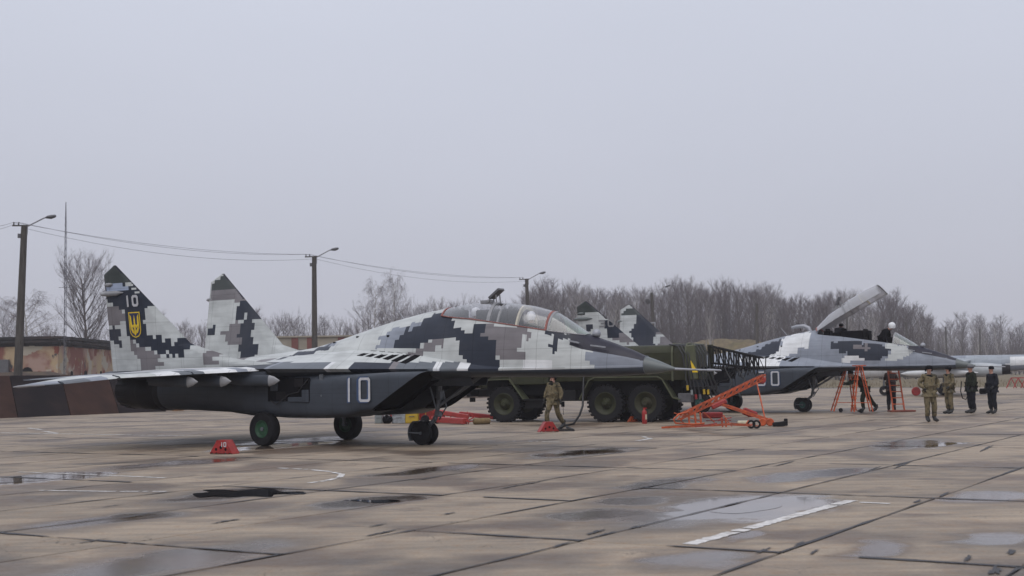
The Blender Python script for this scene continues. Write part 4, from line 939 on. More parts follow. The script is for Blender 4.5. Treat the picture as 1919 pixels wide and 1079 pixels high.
# ------------------------------------------------------------------ background: bank, blast fence, buildings, poles, mast, trees, haze
def wpt(u, w, z): x, y = gw(u, w); return (x, y, z)
bk = MB(); rb_ = random.Random(5); rows = [(-52.9,-.13),(-53.4,.25),(-54.4,1.25),(-55.4,1.95),(-57.5,2.05),(-60,1.2),(-63,-.15)]; ul = [i*1.6 for i in range(10, 68)]
for u in ul:
    for k, (w, z) in enumerate(rows):
        low = .0 if u < 92 else min(1, (u-92)/14)
        if u < 69 and k in (1, 2, 3): z -= (.3, .75, .6)[k-1]
        bk.v.append(wpt(u + rb_.uniform(-.2,.2), w + rb_.uniform(-.15,.15), (z + (rb_.uniform(-.18,.18) if 0 < k < 6 else 0))*(1-low) - .16*low))
for i in range(len(ul)-1):
    for k in range(len(rows)-1): a = i*len(rows)+k; bk.f.append([a, a+1, a+1+len(rows), a+len(rows)]); bk.m.append(0); bk.c.append(None)
M['earth'] = mat('bare_brown_earth', (.060,.038,.026), .95, 0, .4, 1.6, bump=.7, bscale=9, dirt=(.11,.085,.035), dirt_amt=.9)
part('earth_bank', bk, M['earth'], smooth=3, kind='structure')
M['rust1'] = mat('rust_brown_plate', (.034,.017,.013), .85, 0, .35, 1.2, spec=.1, dirt=(.055,.028,.020), dirt_amt=.5, streak=(1,1,.4))
M['rust2'] = mat('dark_tarred_plate', (.010,.007,.008), .85, 0, .35, 1.2, spec=.1, dirt=(.05,.03,.025), dirt_amt=.5, streak=(1,1,.4))
bf = thing('blast_fence', 'rusty sloping steel blast fence behind the tail of the nearer jet', 'fence', wpt(62, -52.0, 0), AZ)
for i in range(13):
    pm = MB(); u = -34 + i*3.05; sk = 1.5
    pm.add([(u, -.0, -.02), (u+3.0, -.0, -.02), (u+3.0+sk, 2.6, 1.98), (u+sk, 2.6, 1.98)], [(0,1,2,3)]); o = [Vector(p) + Vector((0,.06,-.05)) for p in pm.v]; pm.add(o, [(3,2,1,0)])
    pm.add(pm.v[:4] + [tuple(p) for p in o], [(0,1,5,4),(1,2,6,5),(2,3,7,6),(3,0,4,7)])
    if i == 7: continue
    part('panel', pm, M['rust2'] if i in (1,4,6,9,11) else M['rust1'], bf)
for i in (2, 7, 10):
    bm_ = MB(); u = -34 + i*3.05; bm_.beam((u-.1,-.06,.0),(u+1.5,2.52,2.06),.14,.12); part('rib_beam', bm_, M['rust2'], bf)
gp = MB(); gp.box((-11.4,.35,.45),(.5,.35,.9)); part('rusty_post', gp, mat('orange_rust', (.17,.075,.02), .9, 0, .4, 4), bf)

# peeling bunker building
def plaster():
    m = bpy.data.materials.new('peeling_plaster'); m.use_nodes = True; nt = m.node_tree; N = nt.nodes; L = nt.links; bs = N['Principled BSDF']; bs.inputs['Roughness'].default_value = .9
    tc = N.new('ShaderNodeTexCoord'); col = None; cur = (.40,.30,.185,1)
    def nz(s, d, off, st=(1,1,1)):
        mp = N.new('ShaderNodeMapping'); mp.inputs['Location'].default_value = (off,off*.7,off*.3); mp.inputs['Scale'].default_value = st; L.new(tc.outputs['Object'], mp.inputs[0])
        n = N.new('ShaderNodeTexNoise'); n.inputs['Scale'].default_value = s; n.inputs['Detail'].default_value = d; L.new(mp.outputs[0], n.inputs['Vector']); return n.outputs['Fac']
    rgb = N.new('ShaderNodeRGB'); rgb.outputs[0].default_value = cur; src = rgb.outputs[0]
    for (s, off, a, b_, c, st) in ((.22,3,.505,.54,(.20,.075,.055),(1,1,1)),(.35,11,.48,.58,(.34,.23,.19),(1,1,1)),(.7,23,.57,.60,(.38,.34,.28),(1,1,1)),(.6,31,.60,.63,(.20,.055,.035),(1,1,1)),(1.2,47,.66,.69,(.04,.04,.05),(1,1,.5)),(.5,59,.64,.70,(.20,.11,.035),(1,1,1.6))):
        rr_ = N.new('ShaderNodeMapRange'); rr_.inputs[1].default_value = a; rr_.inputs[2].default_value = b_; L.new(nz(s, 7, off, st), rr_.inputs[0])
        mx = N.new('ShaderNodeMixRGB'); L.new(rr_.outputs[0], mx.inputs[0]); L.new(src, mx.inputs[1]); mx.inputs[2].default_value = (*c, 1); src = mx.outputs[0]
    L.new(src, bs.inputs['Base Color']); bp = N.new('ShaderNodeBump'); bp.inputs['Strength'].default_value = .6; bp.inputs['Distance'].default_value = .05; L.new(nz(2.5, 8, 3), bp.inputs['Height']); L.new(bp.outputs[0], bs.inputs['Normal'])
    return m
M['plaster'] = plaster(); M['roofing'] = mat('torn_black_roofing', (.012,.011,.014), .8, 0, .5, 2, dirt=(.05,.022,.014), dirt_amt=.6, streak=(1,1,5))
cA = W(108, 716, 112); bl_ = thing('derelict_building', 'low derelict building with peeling red and cream plaster behind the blast fence', 'building', (cA.x, 112, 0), 0); bl_.scale = (1.318, 1.318, 1.21)
pts_ = [(0,0),(-.9,17),(-16,18),(-15,1.0)]                  # plan, corner first
wb_ = MB(); wb_.prism([(x,y,-.17) for x,y in pts_], (0,0,4.12)); part('wall', wb_, M['plaster'], bl_)
rr = random.Random(9); rf = MB()
for k, (z, t, o) in enumerate(((3.90,.14,.05),(4.04,.11,.22),(4.15,.16,.34),(4.31,.09,.28),(4.40,.14,.42),(4.54,.06,.38))):
    ring = []
    P4 = [(o,-o),(-.9+o,17+o),(-16-o,18+o),(-15-o,1-o)]
    for i in range(4):
        a, c = Vector(P4[i]), Vector(P4[(i+1)%4])
        for t_ in [q/24 for q in range(24)]: q = a.lerp(c, t_); ring.append((q.x + rr.uniform(-.07,.07), q.y + rr.uniform(-.07,.07)))
    rf.prism([(x,y,z + rr.uniform(-.015,.015)) for x,y in ring], (0,0,t))
part('roof', rf, M['roofing'], bl_)
for (x, y, w, z) in ((.015,2.6,.5,1.9),(.0,5.5,.7,1.85),(-.05,9,.35,2.0),(-2.0,.0,.7,2.1),(-.1,13,.45,1.9)):
    hb_ = MB(); hb_.lathe([(.001,0),(w/2,.0),(w/2,.05),(.001,.05)], (x if y > 1 else -2.0, y if y > 1 else .07, z), (1,.05,0) if y > 1 else (.05,-1,0), 10); part('vent_hole', hb_, M['blackcav'], bl_)
gb = MB(); gb.box((-3.55,.12,2.45),(.7,.3,1.1)); part('cable_box', gb, M['lampgrey'], bl_, bevel=.02)

# long pale shed beyond the trees
M['shedwall'] = mat('dirty_cream_wall', (.30,.265,.21), .85, 0, .2, .5); M['shedred'] = mat('dull_red_pilaster', (.16,.05,.04), .85, 0, .2, 1)
sA = W(470, 700, 150); sB = W(695, 700, 150); shed = thing('long_shed', 'long cream shed with dull red pilasters beyond the apron lamps', 'building', ((sA.x+sB.x)/2, 150, 0), 0); wsh = sB.x - sA.x
q = MB(); q.box((0,5,3.1),(wsh,10,6.5)); part('wall', q, M['shedwall'], shed); q = MB(); q.box((0,5,6.42),(wsh+.5,10.5,.16)); part('roof', q, M['shedwall'], shed)
for px in (553, 582, 640):
    x = W(px, 700, 150).x - shed.location.x; q = MB(); q.box((x,-.06,3.1),(.75,.12,6.4)); part('pilaster', q, M['shedred'], shed)
for px in (520, 566, 612, 665):
    x = W(px, 700, 150).x - shed.location.x; q = MB(); q.box((x,-.02,4.6),(.8,.04,.7)); part('window', q, M['lampgrey'], shed)

# lamp poles in a row along the bank
poles = [(31,62,'lamp',.033),(590,80.3,'lamp',0),(996,102,'lamp',-.03),(1230,122,'flood',-.03),(1420,141.7,'plain',.01),(1590,174,'plain',0),(1701,207,'plain',0),(1776,232,'plain',-.01),(1838,248,'plain',.01)]
plab = {31: 'tall concrete lamp pole by the derelict building, nearest of the row', 590: 'concrete lamp pole between the far tail fin and the jet nose', 996: 'concrete lamp pole standing above the closed canopy of the nearer jet', 1230: 'concrete pole with a round floodlight in front of the forest', 1420: 'bare concrete pole in front of the forest above the truck boom',
        1590: 'bare concrete pole behind the raised canopy', 1701: 'bare concrete pole behind the pilot in the white helmet', 1776: 'bare concrete pole above the nose of the farther jet', 1838: 'bare concrete pole farthest along the row above the two dark overalls'}
ptops = []
for px, Y, kind_, lean in poles:
    Y *= 1.085
    hx = 703 - .0155*(px-960); base = W(px, hx, Y); H = 9.75 if kind_ in ('lamp','flood') else 9.6
    root = thing('lamp_pole' if kind_ != 'plain' else 'concrete_pole', plab[px], 'pole', (base.x, Y, -.1), 0, 'concrete poles along the edge of the apron'); root.rotation_euler = (0, lean, 0)
    s = MB(); 
    rings = [[(w*a, w*b_*.8, z) for a, b_ in ((-1,-.6),(-.6,-1),(.6,-1),(1,-.6),(1,.6),(.6,1),(-.6,1),(-1,.6))] for w, z in ((.21,0),(.19,3),(.165,6.5),(.14,H+.1))]; s.loft(rings); part('shaft', s, M['concpole'], root)
    if kind_ == 'lamp':
        a = MB(); a.tube([(-.02,0,H-.1),(.15,0,H+.05),(1.05,-.1,H+.50),(1.25,-.1,H+.56)], .035, 8); a.beam((.16,0,H-.4),(.16,0,H+.1),.05); part('lamp_arm', a, M['armgrey'], root, smooth=.8)
        l = MB(); l.loft([[(x, -.1 + w*cos(2*pi*j/12), zz + h*sin(2*pi*j/12)) for j in range(12)] for x, w, h, zz in ((1.12,.04,.04,H+.52),(1.22,.10,.08,H+.545),(1.42,.14,.11,H+.56),(1.60,.11,.08,H+.60),(1.66,.04,.03,H+.615))]); part('lamp_head', l, M['lampgrey'], root, smooth=1)
        c = MB(); c.beam((-.62,0,H+.08),(.25,0,H+.10),.07); part('cross_arm', c, M['concpole'], root)
        for dx in (-.55,-.3): ii = MB(); ii.lathe([(.02,0),(.05,.03),(.03,.07),(.05,.11),(.02,.15)], (dx,0,H+.12), (0,0,1), 8); part('insulator', ii, M['lampgrey'], root)
        Mx = Matrix.Translation((base.x, Y, -.1)) @ Matrix.Rotation(lean, 4, 'Y'); ptops.append([Mx @ Vector((dx,0,H+.26)) for dx in (-.55,-.3)] + [Mx @ Vector((.05,0,H-.05))])
        bx = MB(); bx.box((-.2,-.05,H-.45),(.16,.16,.22)); part('junction_box', bx, M['lampgrey'], root)
    if kind_ == 'flood':
        a = MB(); a.tube([(0,0,H-.1),(.6,0,H+.3),(1.5,0,H+.65)], .025, 6); part('lamp_arm', a, M['armgrey'], root)
        l = MB(); l.box((1.65,0,H+.70),(.55,.22,.16), ry=-.3); part('lamp_head', l, M['lampgrey'], root, bevel=.04)
        l = MB(); l.lathe([(.001,-.16),(.2,-.14),(.26,.0),(.28,.12),(.001,.14)], (-.42,-.15,H-.75), (-.4,-1,-.3), 14); l.beam((-.42,0,H-.75),(0,0,H-.72),.06); part('floodlight', l, M['lampgrey'], root, smooth=.8)
ptops.insert(0, [Vector(W(-160,402,52)) , Vector(W(-160,409,52)), Vector(W(-150,425,52))])
k = 0
for a, c in zip(ptops, ptops[1:]):
    for i in range(3 if k else 2):
        w = MB(); p, q = a[i], c[i]; pts = [p.lerp(q, t/16) - Vector((0,0,(.42 + .12*i)*4*(t/16)*(1-t/16))) for t in range(17)]; w.tube(pts, .0085, 4)
        seg = ('left of the nearest lamp pole', 'between the first and second lamp poles', 'between the second and third lamp poles')[k]
        tag(part('overhead_wire', w, M['wire']), ('upper', 'middle', 'lower')[i] + ' overhead wire ' + seg, 'wire', 'overhead wires along the lamp poles')
    k += 1
# thin lattice mast
mx_ = W(121, 716, 88); mast = thing('radio_mast', 'very thin tall radio mast beside the big bare tree', 'mast', (mx_.x, 88, -.1), 0)
s = MB()
for k in range(3): a = 2*pi*k/3; s.tube([(.09*cos(a), .09*sin(a), 0),(.07*cos(a), .07*sin(a), 11),(.01*cos(a), .01*sin(a), 13.9)], .016, 5)
part('mast_tubes', s, M['wire'], mast, kind='stuff')
br = MB()
for z in range(2, 26): 
    for k in range(3): a, a2 = 2*pi*k/3, 2*pi*(k+1)/3; br.tube([(.08*cos(a), .08*sin(a), z*.5),(.08*cos(a2), .08*sin(a2), z*.5+.4)], .008, 3)
part('mast_bracing', br, M['wire'], mast, kind='stuff')
for z in (4.6, 8.1):
    q = MB(); q.beam((-.45,0,z),(.45,0,z),.03); part('mast_crossbar', q, M['wire'], mast)

# --- bare winter trees
def tree_mesh(seed, H, spread, kind):
    r = random.Random(seed); tr = MB(); cr = MB(); tw = .0095 * (H/14)
    def polyl(p, d, L, n, bend, rise):
        pts = [Vector(p)]; d = Vector(d).normalized()
        for i in range(n):
            d = (d + Vector((r.uniform(-bend,bend), r.uniform(-bend,bend), r.uniform(-bend,bend)*.6 + rise))).normalized(); pts.append(pts[-1] + d*L/n)
        return pts
    def at(pts, t):
        f = t*(len(pts)-1); i = min(int(f), len(pts)-2); return pts[i].lerp(pts[i+1], f-i), (pts[i+1]-pts[i]).normalized()
    def quad(p, d, L, w):
        sd = d.cross(Vector((r.uniform(-1,1), r.uniform(-1,1), r.uniform(-1,1)))).normalized()*w; q = p + d*L; cr.add([p-sd, p+sd, q+sd*.4, q-sd*.4], [(0,1,2,3)])
    nt = 2 if kind == 'big' else 1
    for ti in range(nt):
        b0 = Vector((ti*1.3 - (nt-1)*.65, 0, 0)); main = polyl(b0, (r.uniform(-.05,.05) + (ti-.5)*.08*(nt-1), r.uniform(-.05,.05), 1), H*.93, 9, .05, .08); R0 = H*.0135
        tr.tube(main, [R0*(1 - .9*i/9) + .012 for i in range(10)], 7)
        nl = {'big': 26, 'slender': 24, 'round': 26, 'birch': 30, 'bush': 20}[kind]
        for k in range(nl):
            t = (.22 if kind != 'bush' else .05) + .75*(k + r.random())/nl; p, d = at(main, t); az_ = k*2.399 + r.uniform(-.5,.5)
            up = {'big': .95, 'slender': 1.25, 'round': .75, 'birch': .8, 'bush': .8}[kind]; dd = Vector((cos(az_), sin(az_), up + r.uniform(-.2,.3))).normalized()
            L = spread * H * (.36 if kind != 'slender' else .26) * sin(pi*min(1, (1.03 - t)**.75))**.8 * r.uniform(.7,1.15) + .5
            limb = polyl(p, dd, L, 6, .16, .10 if kind != 'birch' else .0); tr.tube(limb, [R0*.38*(1-t*.6)*(1 - .85*i/6) + .008 for i in range(7)], 5)
            ns = 9 if kind == 'big' else 7
            for j in range(ns):
                t2 = .2 + .8*(j + r.random())/ns; p2, d2 = at(limb, min(.99, t2)); side = Vector((r.uniform(-1,1), r.uniform(-1,1), r.uniform(-.3,.9))).normalized(); d3 = (d2*.9 + side*.8).normalized(); L2 = L*.38*(1.2 - t2*.6) + .25
                sub = polyl(p2, d3, L2, 4, .2, .10 if kind != 'birch' else -.15); cr.tube(sub, [tw*1.5*(1 - .6*i/4) for i in range(5)], 3, 0, False)
                nw = 15 if kind in ('big', 'birch') else 15
                for _ in range(nw):
                    p4, d4 = at(sub, r.uniform(.1,1)); s2 = Vector((r.uniform(-1,1), r.uniform(-1,1), r.uniform(-.2,1))).normalized()
                    if kind == 'birch': d5 = (d4*.5 + s2*.5 + Vector((0,0,-.9))).normalized(); Lw = r.uniform(.4,1.3)*H/14
                    else: d5 = (d4*.8 + s2*.7 + Vector((0,0,.25))).normalized(); Lw = r.uniform(.3,.85)*H/14
                    quad(p4, d5, Lw, tw*.62)
                    if r.random() < .7: q4 = p4 + d5*Lw*.5; quad(q4, (d5 + s2*.8).normalized(), Lw*.6, tw*.45)
    return tr, cr
VAR = {}
def variant(key, seed, H, spread, kind, bark, twig):
    a, c = tree_mesh(seed, H, spread, kind); VAR.setdefault(key, []).append((a.mesh('trunk', bark, 3, False), c.mesh('crown', twig, None, False), max(sorted(p[2] for p in c.v)[-40], H*.8)))
variant('big', 3, 17, 1.05, 'big', M['bark'], M['twig'])
for s in (11, 12): variant('birch', s, 14, .85, 'birch', M['birch'], M['twig2'])
for s in (21, 22, 23): variant('round', s, 12, 1.15, 'round', M['bark'], (M['twig'], M['twig2'], M['twig'])[s-21])
for s in (31, 32, 33, 34): variant('slender', s, 18, .9, 'slender', (M['birch'], M['bark'], M['bark'], M['bark'])[s-31], (M['twig3'], M['twig'], M['twig2'], M['twig'])[s-31])
for s in (41, 42): variant('bush', s, 6, 1.5, 'bush', M['bark'], M['twig2'])
seen_tree = 0
def tree(key, px, ytop, Y, label, group, vi=None, sx=1.0, name='bare_tree', rr=random.Random(77)):
    tr, cr, H = VAR[key][vi if vi is not None else rr.randrange(len(VAR[key]))]
    hy = 703 - .0155*(px - 960); p = W(px, hy, Y); top = CH + (hy - ytop)*Y/CF; s = (top + .15)/H
    o = thing(name, label, 'tree', (p.x, Y, -.15), rr.uniform(0, 6.28), group); o.scale = (s*sx, s*sx, s)
    link('trunk', tr, o); link('crown', cr, o); return o
tree('big', 163, 462, 150, 'tall bare tree with two trunks behind the derelict building', None, 0, 1.0, 'bare_tree')
tree('birch', 738, 505, 168, 'tallest drooping birch above the spine of the nearer jet', 'drooping birches beyond the apron', 0, .55, 'birch_tree')
tree('birch', 700, 520, 170, 'drooping birch just left of the tallest birch', 'drooping birches beyond the apron', 1, .6, 'birch_tree')
tree('birch', 55, 545, 152, 'rounded birch between the nearest lamp pole and the mast', 'drooping birches beyond the apron', 1, 1.3, 'birch_tree')
low = [(10,568,160),(35,600,158),(85,600,158),(100,610,160),(230,560,170),(262,590,175),(300,580,180),(332,596,160),(350,600,165),(372,606,170),(395,600,160),(480,572,185),(508,588,180),(530,580,175),(548,576,190),(572,590,180),(612,586,185),(638,590,180),(655,600,175),(675,596,180),(745,548,200),(770,560,205),(800,555,200),(828,552,205),(852,560,215),(878,548,210),(905,552,215),(930,560,220),(955,562,220),(980,560,220),(1004,556,225)]
zones = [(0,120,'behind the derelict building from the left'),(200,400,'between the two tail fins of the nearer jet'),(401,700,'around the second lamp pole from the left'),(701,1010,'between the tallest birch and the third lamp pole')]
nth = ['first','second','third','fourth','fifth','sixth','seventh','eighth','ninth','tenth','eleventh','twelfth']; cnt = {}
for px, yt, Y in sorted(low):
    zl = next(z for z in zones if z[0] <= px <= z[1]); cnt[zl] = cnt.get(zl, 0) + 1
    tree('round' if (px % 3) else 'slender', px, yt, Y, nth[cnt[zl]-1] + ' bare tree ' + zl[2], 'bare trees behind the apron', None, .85)
rl_ = random.Random(61)
for k in range(26):
    px = 205 + k*31 + rl_.uniform(-9, 9); tree(('round','slender')[k % 2], px, (rl_.uniform(592, 618) if px < 690 else rl_.uniform(560, 590)), rl_.uniform(185, 225), 'low hazy bare tree in the far row behind the jet tail and spine', 'far row of low bare trees', None, 1.15, 'bare_tree')
prof_ = [(985,545),(1010,530),(1040,522),(1090,532),(1150,548),(1200,536),(1260,532),(1320,520),(1380,524),(1430,534),(1480,556),(1540,548),(1590,542),(1630,552),(1680,548),(1720,562),(1750,592),(1770,608),(1800,598),(1850,596),(1925,606)]
rf_ = random.Random(8); n = 0
for row in range(4):
    px = 990 + row*5
    while px < 1940:
        yt = interp(px, prof_) + rf_.uniform(-12, 20) + (3-row)*5 - 4; far_ = 255 if px < 1740 else 330
        Y = far_ + row*16 - 24 + rf_.uniform(-5,5)
        tree('slender', px, yt, Y, 'bare tree in the dense forest beyond the apron', 'trees of the forest beyond the apron', None, rf_.uniform(.8,1.15), 'forest_tree'); n += 1
        px += rf_.uniform(15, 25)*(1.0 if row else 1.2)
for px in (1335, 1600, 1185): tree('slender', px, interp(px, prof_)+55, 215, {1335:'pale thin birch in front of the grassy mound',1600:'pale thin birch behind the raised canopy',1185:'pale thin birch above the far tail fins'}[px], None, 0, .7, 'birch_tree')
# undergrowth mass of the forest
ug = MB(); ru = random.Random(15)
for i in range(16000):
    px = ru.uniform(960, 1960); Y = (ru.uniform(245, 330) if px < 1745 else ru.uniform(330, 400)); hy = 703 - .0155*(px-960); p = W(px, hy, Y); top = CH + (hy - interp(px, prof_) - 20)*Y/CF
    z0 = ru.uniform(-.1, top*.62)*ru.random()**.5; L_ = ru.uniform(1.5, 5.5); w = ru.uniform(.02,.06); dx = ru.uniform(-.35,.35)*L_*.6; dy = ru.uniform(-.3,.3)
    ug.add([(p.x-w,Y,z0),(p.x+w,Y,z0),(p.x+w*.4+dx,Y+dy,z0+L_),(p.x-w*.4+dx,Y+dy,z0+L_)], [(0,1,2,3)], ru.randrange(3))
for i in range(9000):
    px = ru.uniform(-60, 1000); Y = ru.uniform(170, 240); hy = 703 - .0155*(px-960); p = W(px, hy, Y)
    z0 = ru.uniform(-.1, 3.5)*ru.random()**.5; L_ = ru.uniform(.8, 3.5); w = ru.uniform(.015,.045); dx = ru.uniform(-.5,.5)*L_*.6
    ug.add([(p.x-w,Y,z0),(p.x+w,Y,z0),(p.x+w*.4+dx,Y,z0+L_),(p.x-w*.4+dx,Y,z0+L_)], [(0,1,2,3)], ru.randrange(3))
part('undergrowth', ug, [M['twig'], M['twig2'], M['bark']], fixn=False, kind='stuff')
# grassy mound of a shelter
mo = MB(); mA = W(1235, 690, 225); mB = W(1500, 690, 225); rm = random.Random(4); cx_, wx_ = (mA.x+mB.x)/2, (mB.x-mA.x)/2
for i in range(41):
    for j in range(9):
        t = -1.25 + 2.5*i/40; h = 7.4*max(0, 1 - abs(t)**3.2)**.6 if abs(t) < 1 else 0; yy = [-9,-7,-4.5,-2,0,3,6,9,12][j]; hh = h*min(1, max(0, (yy+9)/8))*(1 if yy < 6 else (12-yy)/6) + rm.uniform(-.2,.2)*(h > .1)
        mo.v.append((cx_ + t*wx_, 228 + yy, hh - .15))
for i in range(40):
    for j in range(8): a = i*9+j; mo.f.append([a,a+1,a+10,a+9]); mo.m.append(0); mo.c.append(None)
part('grass_mound', mo, M['drygrass'], smooth=3, kind='structure')
# dry tufts along the far edge of the apron
tu = MB(); rt = random.Random(21)
for i in range(9000):
    if i % 3: u_, w_ = rt.uniform(70, 100), rt.choice((rt.uniform(-57,-53.2), rt.uniform(-55,-54)))
    else: p_ = (rt.uniform(0, 70), rt.uniform(118, 190)); u_, w_ = gridc(p_)
    x, y = gw(u_, w_); z = -.16 if w_ > -53 or u_ > 100 else interp(-w_, [(52.9,-.13),(53.4,.25),(54.4,1.25),(55.4,1.95),(57.5,2.05)])
    h = rt.uniform(.12,.5); a = rt.uniform(0,pi); w = .03; d = rt.uniform(-.15,.15)
    tu.add([(x-w*cos(a),y-w*sin(a),z-.05),(x+w*cos(a),y+w*sin(a),z-.05),(x+d,y+d*.5,z+h)], [(0,1,2)])
part('dry_grass_tufts', tu, M['drygrass'], fixn=False, kind='stuff')

# air
hz = MB(); hz.box((0, 480, 15.9), (2300, 1400, 34.2)); hm = bpy.data.materials.new('thin_winter_haze'); hm.use_nodes = True; hn = hm.node_tree; hn.nodes.clear()
ho = hn.nodes.new('ShaderNodeOutputMaterial'); hv = hn.nodes.new('ShaderNodeVolumePrincipled'); hv.inputs['Color'].default_value = (.93,.93,1.0,1); hv.inputs['Density'].default_value = .0005; hn.links.new(hv.outputs[0], ho.inputs['Volume'])
part('haze', hz, hm, kind='stuff')
# ------------------------------------------------------------------ ground power truck with rear cable boom
TR = thing('ground_power_truck', 'olive six-wheeled ground power truck with a cable boom behind the nearer jet', 'truck', (4.80, 44.41, 0), atan2(2.0, -4.69))
def lug_tyre(x, y, name_extra=None):
    t = MB(); w = .19
    t.lathe([(.36,-w*.8),(.50,-w),(.585,-w*.95),(.61,-w*.6),(.612,0),(.61,w*.6),(.585,w*.95),(.50,w),(.36,w*.8)], (x,y,.63), (0,1,0), 40)
    for k in range(26):
        a = 2*pi*k/26
        for sg in (-1, 1):
            aa = a + sg*.06; c = Vector((x + .615*cos(aa), y + sg*w*.55, .63 + .615*sin(aa))); Mx = Matrix.Translation(c) @ Matrix.Rotation(-aa, 4, 'Y')
            q = MB().box((0,0,0), (.045,.19,.075)); q.v = [tuple(Mx @ Vector(p)) for p in q.v]; t.add(q.v, q.f)
    o = part('wheel', t, M['tyre'], TR, smooth=.6)
    h = MB(); s = 1 if y > 0 else -1
    h.lathe([(.001,.20*s),(.07,.20*s),(.09,.16*s),(.13,.10*s),(.20,.04*s),(.24,.07*s),(.31,.13*s),(.37,.165*s),(.385,.16*s),(.37,-.1*s),(.001,-.1*s)], (x,y,.63), (0,1,0), 28)
    for k in range(8): a = 2*pi*k/8; h.lathe([(.001,.095*s),(.022,.095*s),(.022,.04*s)], (x+.165*cos(a), y, .63+.165*sin(a)), (0,1,0), 6)
    part('hub', h, M['olive'], o, smooth=.6)
for x in (0, 1.4, 5.1):
    for y in (1.0, -1.0): lug_tyre(x, y)
fr = MB(); 
for y in (.42,-.42): fr.box((2.2,y,1.0),(8.4,.09,.24))
fr.box((2.4,0,1.22),(7.0,1.5,.55)); part('chassis_frame_dark_fill', fr, M['chassis'], TR, kind='stuff')  # wide black box added to put the underside's shade into colour
ax_ = MB()
for x in (0, 1.4, 5.1): ax_.tube([(x,-.9,.63),(x,.9,.63)], .08, 10); ax_.lathe([(.001,-.2),(.2,-.1),(.22,.0),(.2,.1),(.001,.2)], (x,0,.63), (1,0,0), 14)
part('axle', ax_, M['chassis'], TR, smooth=.8, kind='stuff')
bp_ = MB(); bp_.box((6.45,0,1.02),(.16,2.3,.26)); part('bumper', bp_, M['chassis'], TR, bevel=.02)
hk = MB(); hk.box((6.5,.7,.78),(.18,.10,.16)); part('tow_hook', hk, M['chassis'], TR)
def plate_path(pts, y0, y1, t=.03):
    mb = MB()
    for a, c in zip(pts, pts[1:]):
        d = Vector((c[0]-a[0],0,c[1]-a[1])).normalized(); n_ = Vector((-d.z,0,d.x))*t; A, C_ = Vector((a[0],0,a[1])), Vector((c[0],0,c[1]))
        v = [A+Vector((0,y0,0)), C_+Vector((0,y0,0)), C_+Vector((0,y1,0)), A+Vector((0,y1,0))]; mb.add(v + [p + n_ for p in v], [(0,1,2,3),(7,6,5,4),(0,1,5,4),(1,2,6,5),(2,3,7,6),(3,0,4,7)])
    return mb
part('front_fender', plate_path([(6.2,1.20),(5.9,1.48),(4.86,1.50),(4.33,.80)], .72, 1.24), M['olivelt'], TR)
part('front_fender', plate_path([(6.2,1.20),(5.9,1.48),(4.86,1.50),(4.33,.80)], -1.24, -.72), M['olivelt'], TR)
st_ = MB(); st_.box((4.0,1.0,.77),(.75,.45,.05)); st_.box((4.0,.95,.62),(.66,.3,.26)); part('cab_step', st_, M['chassis'], TR)
for sg in (1,-1): part('rear_fender', plate_path([(2.3,.78),(1.95,1.42),(1.75,1.52),(-.45,1.52),(-.62,1.44),(-.98,.82),(-1.22,.76)] if sg > 0 else [(1.9,1.45),(-.5,1.50)], sg*1.26 if sg < 0 else .76, sg*.76 if sg < 0 else 1.27, .035), M['olivelt'], TR)
for x, w, z, h, mt in ((3.25,.55,.92,.42,'olive'),(2.68,.5,.90,.36,'chassis')):
    q = MB(); q.box((x,.98,z),(w,.42,h)); part('side_locker', q, M[mt], TR, bevel=.02)
ft = MB(); ft.tube([(2.5,-1.0,.95),(3.5,-1.0,.95)], .28, 18); part('fuel_tank', ft, M['olive'], TR, smooth=.8)
cb = MB(); cb.prism([(3.42,1.12,1.28),(4.92,1.12,1.28),(4.92,1.12,1.85),(4.72,1.08,2.52),(3.48,1.08,2.56),(3.42,1.12,2.4)], (0,-2.24,0)); part('cab', cb, M['olive'], TR, bevel=.05)
cw = MB(); cw.box((4.86,0,2.18),(.02,1.9,.5), ry=-.29); part('windshield', cw, M['blackcav'], TR)
for sg in (1,-1): sw = MB(); sw.box((4.15,sg*1.112,2.12),(.95,.02,.48)); part('side_window', sw, M['blackcav'], TR); dd = MB(); dd.box((4.15,sg*1.125,1.6),(1.05,.02,.6)); part('cab_door', dd, M['olive'], TR, bevel=.008)
hd = MB(); hd.prism([(4.93,.62,1.2),(6.3,.56,1.15),(6.3,.56,1.72),(6.15,.56,1.82),(4.93,.62,1.95)], (0,-1.2,0)); part('bonnet', hd, M['olive'], TR, bevel=.05)
for sg in (1,-1): hl = MB(); hl.lathe([(.001,.06),(.10,.05),(.12,0),(.10,-.08),(.001,-.12)], (6.3,sg*.85,1.35), (1,0,0), 16); part('headlight', hl, M['glass'], TR, smooth=1)
# equipment body, rounded at the top
bd = MB(); sec = [(1.20,1.38),(1.24,1.5),(1.24,2.25),(1.20,2.40),(1.08,2.50),(.9,2.54),(-.9,2.54),(-1.08,2.50),(-1.20,2.40),(-1.24,2.25),(-1.24,1.5),(-1.20,1.38)]
bd.loft([[(x, y*k, z) for y, z in sec] for x, k in ((3.30,.97),(3.26,1),(-1.45,1),(-1.50,.97))], 0, True); part('equipment_body', bd, M['olive'], TR, smooth=.7)
for k, x in enumerate((2.7, 1.6, .5, -.55)):
    q = MB(); q.box((x,1.250,1.93),(.98,.025,.74)); dr = part('body_door', q, M['olive'], TR, bevel=.01); q = MB(); q.box((x-.38,1.272,1.9),(.04,.03,.14)); part('door_handle', q, M['chassis'], dr)
for x in (-.98, -1.44):
    q = MB(); q.tube([(x,1.27,1.35),(x,1.275,2.25),(x,1.22,2.44),(x,1.05,2.56),(x,-1.05,2.56)], .035, 6); part('body_frame_bow', q, M['olivelt'], TR, smooth=1)
